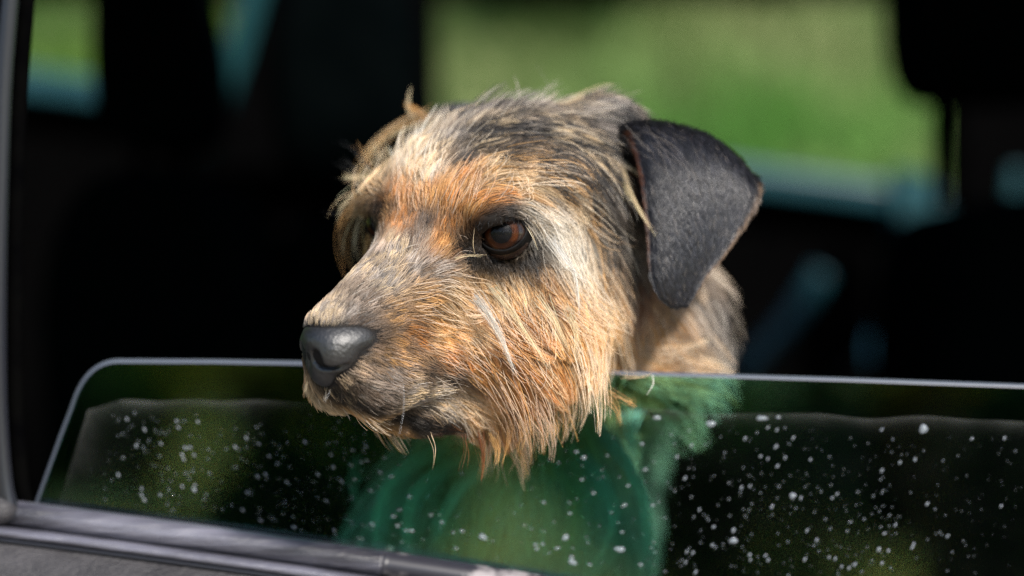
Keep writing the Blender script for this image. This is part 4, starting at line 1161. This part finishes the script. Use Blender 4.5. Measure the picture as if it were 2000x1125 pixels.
# far door fittings, soft in the dark
def ptube(name, pts, dep, rad, mat, parent=None):
    P = cr([at(x, y, dep) for x, y in pts], 14)
    V, F = tube(P, [rad] * 14, 10)
    return part(name, V, F, mat, parent, True)
gh = ptube('grab_handle', [(1605, 530), (1585, 565), (1550, 615), (1500, 675), (1440, 735)], 1.30, .012, m_paint)
gh['label'] = 'teal curved grab handle on the far door'
V, F = prism(pxz([(1745, 330), (1815, 345), (1835, 520), (1790, 560), (1755, 470)], 1.30), 1.28, 1.36)
part('quarter_panel', V, F, m_paint)
ptube('grab_rail', [(1985, 330), (1978, 400), (1976, 480)], 1.30, .008, m_paint)
bm_c = at(1733, 665, 1.24)
def ellipsoid(c, r, ax=np.eye(3), seg=16, rings=10):
    V, F = [], []
    for i in range(rings + 1):
        a = math.pi * i / rings
        for j in range(seg):
            b = 2 * math.pi * j / seg
            q = np.array([r[0] * math.sin(a) * math.cos(b), r[1] * math.sin(a) * math.sin(b), r[2] * math.cos(a)])
            V.append(np.array(c) + q @ ax)
    for i in range(rings):
        for j in range(seg):
            F.append((i * seg + j, i * seg + (j + 1) % seg, (i + 1) * seg + (j + 1) % seg, (i + 1) * seg + j))
    return V, F
th = R(20)
axk = np.array([[math.cos(th), 0, -math.sin(th)], [0, 1, 0], [math.sin(th), 0, math.cos(th)]])
m_glint = mat_new('teal_glint', (0.35, 0.82, 0.88), 0.2, 0.6)  # knob stands in for a blurred glint, brightness put into its colour
V, F = ellipsoid(bm_c, (.020, .018, .036), axk)
kn = part('glint_knob', V, F, m_glint, None, True)
V, F = tube([bm_c, bm_c + Vector((.0, .06, -.01)), bm_c + Vector((-.03, .13, -.05))], [.006, .007, .008], 8)
part('glint_knob_arm', V, F, m_rubber, kn)

# ---- near door
def gp(px, py):
    """point of the pane's plane (metres) seen at that pixel"""
    dep = GLASS_Y0
    for _ in range(8):
        p = mm(px, py, dep); dep = glass_y(p[0], p[2])
    return np.array(to_world(mm(px, py, dep)))
GN = unit(np.array([-GLASS_YAW, 1.0, -GLASS_LEAN])) * -1           # outward, to the lens
def arc(p0, c, p1, n):
    return [tuple((1 - t) ** 2 * np.array(p0) + 2 * t * (1 - t) * np.array(c) + t * t * np.array(p1)) for t in np.linspace(0, 1, n)]
top_line = [(118, 852)] + arc((140, 795), (166, 706), (232, 706), 12) + [(420, 707), (585, 710), (800, 716), (1040, 723), (1270, 731), (1640, 742), (2000, 755), (2500, 774)]
outline = [(20, 1130), (70, 985)] + top_line + [(2500, 1500), (20, 1500)]
TH = 0.0045
gv = [gp(*p) for p in outline]
n = len(gv)
m_glass = bpy.data.materials.new('tinted_glass'); m_glass.use_nodes = True
N_ = m_glass.node_tree.nodes; L_ = m_glass.node_tree.links
N_.remove(N_['Principled BSDF'])
tr_ = N_.new('ShaderNodeBsdfTransparent'); tr_.inputs[0].default_value = (0.60, 1.0, 0.90, 1)
gl_ = N_.new('ShaderNodeBsdfGlossy'); gl_.inputs['Roughness'].default_value = 0.02
fr_ = N_.new('ShaderNodeFresnel'); fr_.inputs['IOR'].default_value = 1.8
mx_ = N_.new('ShaderNodeMixShader')
L_.new(fr_.outputs[0], mx_.inputs[0]); L_.new(tr_.outputs[0], mx_.inputs[1]); L_.new(gl_.outputs[0], mx_.inputs[2]); L_.new(mx_.outputs[0], N_['Material Output'].inputs[0])
pane = part('window_pane', [p for p in gv] + [p - GN * TH for p in gv], [tuple(range(n - 1, -1, -1)), tuple(range(n, 2 * n))], m_glass)
pane['label'] = 'green tinted window pane, half lowered, spotted with rain'
# ground edge of the pane
m_edge = mat_new('ground_glass_edge', (0.075, 0.088, 0.115), 0.35, 0.5)
rim_px = [(20, 1130), (70, 985)] + top_line
rp_ = [gp(*p) - GN * TH * 0.5 for p in rim_px]
V, F = [], []
for i, p in enumerate(rp_):
    t = unit(rp_[min(i + 1, len(rp_) - 1)] - rp_[max(i - 1, 0)])
    up = unit(np.cross(GN, t)); up = up if up[2] > 0 or abs(up[2]) < .3 else -up
    if i < 6 and up[0] > 0: up = -up
    for j in range(7):
        g = math.pi * j / 6
        V.append(p + GN * (TH * 0.5 + .0003) * math.cos(g) + up * (0.0022 * math.sin(g) - 0.0008))
for i in range(len(rp_) - 1):
    for j in range(6):
        F.append((i * 7 + j, i * 7 + j + 1, i * 7 + 8 + j, i * 7 + 7 + j))
part('glass_edge', V, F, m_edge, pane, True)
# dirt film on the part of the pane that was below the frame seal
m_film = bpy.data.materials.new('dried_dirt'); m_film.use_nodes = True
N_ = m_film.node_tree.nodes; L_ = m_film.node_tree.links
pb = N_['Principled BSDF']; pb.inputs['Base Color'].default_value = (0.50, 0.52, 0.50, 1); pb.inputs['Roughness'].default_value = 0.9
ta = N_.new('ShaderNodeBsdfTransparent'); mxs = N_.new('ShaderNodeMixShader')
fa = N_.new('ShaderNodeAttribute'); fa.attribute_name = 'dirt'
nz = N_.new('ShaderNodeTexNoise'); nz.inputs['Scale'].default_value = 45; nz.inputs['Detail'].default_value = 8
tcn = N_.new('ShaderNodeTexCoord'); L_.new(tcn.outputs['Object'], nz.inputs['Vector'])
mrn = N_.new('ShaderNodeMapRange'); mrn.inputs[1].default_value = .3; mrn.inputs[2].default_value = .7; mrn.inputs[3].default_value = .35; mrn.inputs[4].default_value = 1.5
L_.new(nz.outputs[0], mrn.inputs[0])
mu = N_.new('ShaderNodeMath'); mu.operation = 'MULTIPLY'; L_.new(mrn.outputs[0], mu.inputs[0]); L_.new(fa.outputs['Fac'], mu.inputs[1])
L_.new(mu.outputs[0], mxs.inputs[0]); L_.new(ta.outputs[0], mxs.inputs[1]); L_.new(pb.outputs[0], mxs.inputs[2]); L_.new(mxs.outputs[0], N_['Material Output'].inputs[0])
FX, FY = 130, 30
V, A = [], []
rf = np.random.default_rng(3)
wav = rf.normal(0, 1, 200)
for i in range(FX + 1):
    px_top = 172 + (2450 - 172) * (i / FX) ** 1.15
    for j in range(FY + 1):
        t = (j / FY) ** 1.8
        px = px_top
        ytop = 800 - 18 * min(1, i / 6) + 0.026 * max(px - 500, 0) + 1.6 * math.sin(i * .7) + (3.0 * math.sin(i * .43) * (px > 1250))
        py = ytop + (1480 - ytop) * t
        px = px - 0.31 * (py - ytop) * max(0, 1 - i / 26)
        V.append(gp(px, py) + GN * .0006)
        edge = math.exp(-(py - ytop) / 9.0)
        left = math.exp(-max(px - (172 - .31 * (py - ytop)), 0) / 28.0) * math.exp(-(py - 800) / 130.0)
        A.append(0.0014 + (0.030 + .03 * (px < 520) + .02 * (px > 1300)) * edge + 0.05 * left)
F = [(i * (FY + 1) + j, (i + 1) * (FY + 1) + j, (i + 1) * (FY + 1) + j + 1, i * (FY + 1) + j + 1) for i in range(FX) for j in range(FY)]
film = part('dirt_film', V, F, m_film, pane, True)
fa_ = film.data.attributes.new('dirt', 'FLOAT', 'POINT'); fa_.data.foreach_set('value', A)
film['kind'] = 'stuff'; film['label'] = 'thin dried dirt film with a hard upper tide line'
# rain drops
m_drop = mat_new('rain_drop', (0.30, 0.34, 0.38), 0.12, 0.5)  # pale blue-grey body colour paints the gleam of the sky into the drops
N_ = m_drop.node_tree.nodes; L_ = m_drop.node_tree.links
_t = N_.new('ShaderNodeBsdfTransparent'); _x = N_.new('ShaderNodeMixShader'); _x.inputs[0].default_value = 0.55
L_.new(_t.outputs[0], _x.inputs[1]); L_.new(N_['Principled BSDF'].outputs[0], _x.inputs[2]); L_.new(_x.outputs[0], N_['Material Output'].inputs[0])
m_drop.node_tree.nodes['Principled BSDF'].inputs['Coat Weight'].default_value = 1.0
m_drop.node_tree.nodes['Principled BSDF'].inputs['Coat Roughness'].default_value = 0.05
RX = unit(np.cross(np.array([0, 0, 1.0]), -GN)); RX = RX if RX[0] > 0 else -RX
UPV = unit(np.cross(RX, GN)); UPV = UPV if UPV[2] > 0 else -UPV
def dome(seg=10):
    V, F = [(0, 0, 1)], []
    for i, a in enumerate((R(30), R(60), R(90))):
        for j in range(seg):
            b = 2 * math.pi * j / seg
            V.append((math.sin(a) * math.cos(b), math.sin(a) * math.sin(b), math.cos(a)))
    for j in range(seg):
        F.append((0, 1 + j, 1 + (j + 1) % seg))
    for i in range(2):
        for j in range(seg):
            F.append((1 + i * seg + j, 1 + (i + 1) * seg + j, 1 + (i + 1) * seg + (j + 1) % seg, 1 + i * seg + (j + 1) % seg))
    return V, F
DV, DFc = dome()
DVn = np.array(DV)
def drop_verts(p, r, el, ang, bump):
    ca, sa = math.cos(ang), math.sin(ang)
    ax, ay = RX * ca + UPV * sa, -RX * sa + UPV * ca
    q = DVn * np.array([r * el, r, r * .45])
    ph = bump[0] * 6.28
    wob = 1 + 0.13 * np.sin(3 * np.arctan2(DVn[:, 1], DVn[:, 0]) + ph)
    q[:, :2] *= wob[:, None]
    return p + q[:, :1] * ax + q[:, 1:2] * ay + q[:, 2:] * GN
rd = np.random.default_rng(21)
drops = []
def add_drops(n, x0, x1, y0, y1, smin, smax, pw=2.2):
    for _ in range(n):
        gold = (len(drops) * 0.61803 + rd.random() * .25) % 1
        px = x0 + (x1 - x0) * gold; py = rd.uniform(y0, y1)
        if py < 800 + .026 * max(px - 500, 0) + 6: continue
        if py > 985 + .14 * px - 30: continue
        s = smin + (smax - smin) * rd.random() ** pw
        ang = R(-62) + (px - 300) / 1500 * R(115) if px < 1300 else R(58)
        if 760 < px < 1200: ang = R(rd.uniform(-30, 20))
        drops.append((px, py, s * .43, rd.uniform(1.3, 2.2), ang + rd.normal(0, .15)))
add_drops(40, 175, 330, 810, 1000, .3, 1.0)
add_drops(260, 220, 720, 800, 1040, .45, 1.7)
add_drops(120, 480, 760, 830, 1060, .35, 1.5)
add_drops(190, 700, 1280, 850, 1120, .45, 1.8)
add_drops(330, 1270, 1760, 830, 1125, .40, 1.6)
add_drops(110, 1700, 2030, 850, 1120, .30, 1.5)
add_drops(45, 250, 1990, 800, 1120, 1.3, 2.1)
for px, py, s, el, an in ((1388, 828, 2.6, 1.5, .1), (1283, 816, 1.7, 1.9, 0), (1488, 817, 1.8, 2.6, 0), (1803, 838, 3.2, 1.2, 1.2), (1520, 815, 1.2, 1.5, 0), (1548, 968, 2.2, 1.2, .3), (1432, 1056, 2.3, 1.5, .2), (943, 1049, 2.4, 1.6, -.5), (1104, 1050, 2.2, 1.4, .7), (1210, 1073, 2.3, 1.9, -.1), (1118, 1098, 2.3, 1.6, -.4), (1140, 894, 1.6, 1.3, .2), (800, 970, 1.6, 1.3, -.4)):
    drops.append((px, py, s * .7, el, an))
drops.sort(key=lambda d: -d[2] * d[2] * d[3])
def build_drops(lst, name, cx=None):
    V = np.concatenate([drop_verts(gp(px, py) + GN * .0009, s * MM, el, an, rd.random(1)) for px, py, s, el, an in lst])
    k = len(DV)
    F = [tuple(i + j * k for i in f) for j in range(len(lst)) for f in DFc]
    return part(name, V, F, m_drop, pane, True)
for d_ in drops[:150]:
    build_drops([d_], 'rain_drop')
rest = build_drops(drops[150:], 'fine_rain_spray')
m_spray = m_drop.copy(); m_spray.name = 'rain_spray'; rest.data.materials[0] = m_spray
[n_ for n_ in m_spray.node_tree.nodes if n_.type == 'MIX_SHADER'][0].inputs[0].default_value = 0.32; rest['kind'] = 'stuff'
# strip along the bottom of the window: ribbed aluminium, worn bare to the right
def strip(name, pts, ry, rz, off, mat, parent=None, seg=12):
    P = cr([gp(x, y) + GN * off for x, y in pts], 40)
    V, F = [], []
    for i, p in enumerate(P):
        t = unit(P[min(i + 1, len(P) - 1)] - P[max(i - 1, 0)])
        up = unit(np.cross(t, GN)); up = up if up[2] > 0 else -up
        for j in range(seg):
            g = 2 * math.pi * j / seg
            V.append(p + GN * ry * math.cos(g) + up * rz * math.sin(g))
    for i in range(len(P) - 1):
        for j in range(seg):
            F.append((i * seg + j, i * seg + (j + 1) % seg, (i + 1) * seg + (j + 1) % seg, (i + 1) * seg + j))
    F.append(tuple(range(seg))); F.append(tuple(range((len(P) - 1) * seg, len(P) * seg)))
    return part(name, V, F, mat, parent, True)
def line(dy, x0=-80, x1=1400):
    return [(x, 968 + .122 * x + .000018 * x * x + dy) for x in np.linspace(x0, x1, 8)]
ws = strip('weatherstrip', line(28, -80, 760), .010, .0076, .010, m_alu)
ws['label'] = 'ribbed silver weatherstrip along the bottom of the window'
strip('strip_rib', line(63, -80, 760), .008, .0032, .017, m_alu, ws)
strip('strip_rib', line(77), .006, .0018, .018, m_rubber, ws)
strip('worn_strip', line(28, 752, 1500), .0102, .0077, .010, m_worn, ws)
strip('worn_rib', line(63, 752, 1500), .0082, .0032, .017, m_worn, ws)
ec = gp(8, 992) + GN * .016
V, F = ellipsoid(ec, (.013, .010, .009))
part('strip_end_cap', V, F, m_panel, ws, True)
# door skin under the strip
top = [gp(x, y + 82) for x, y in line(0, -900, 2600)]
V = []
for p in top: V += [p + GN * .022, p + GN * .028 - np.array([0, 0, .03]), np.array([p[0], p[1] - .05, .52]), np.array([p[0], p[1] + .03, .52]), p - GN * .02]
F = [(i * 5 + j, i * 5 + (j + 1) % 5, i * 5 + 5 + (j + 1) % 5, i * 5 + 5 + j) for i in range(len(top) - 1) for j in range(5)]
part('near_door', V, F, m_panel, None, True)
# window frame at the left: rubber channel with a soft shine, and the pillar outside it
P = [gp(x, y) + GN * .016 for x, y in ((60, -350), (44, -120), (34, 0), (20, 180), (13, 400), (10, 620), (12, 800), (22, 940), (40, 1010))]
V, F = tube(cr(P, 30), [.0052] * 30, 14)
ch = part('window_channel', V, F, m_rubber, None, True)
ch['label'] = 'glossy black rubber channel at the left of the window'
P2 = [p + np.array([.006, .018, 0]) for p in P]
V, F = tube(cr(P2, 30), [.0046] * 30, 12)
part('channel_lip', V, F, m_trim, ch, True)
V = []
for p in cr(P, 30): V += [p + np.array([-.003, .0, 0]), p + np.array([-.30, .0, 0]), p + np.array([-.30, .05, 0]), p + np.array([-.003, .05, 0])]
F = [(i * 4 + j, i * 4 + (j + 1) % 4, i * 4 + 4 + (j + 1) % 4, i * 4 + 4 + j) for i in range(29) for j in range(4)]
part('near_pillar', V, F, m_trim, None, True)
tp = gp(1000, -330)
part('near_top_rail', *box_v((XL, tp[1] - .02, tp[2]), (XR, tp[1] + .05, ROOF)), m_paint)
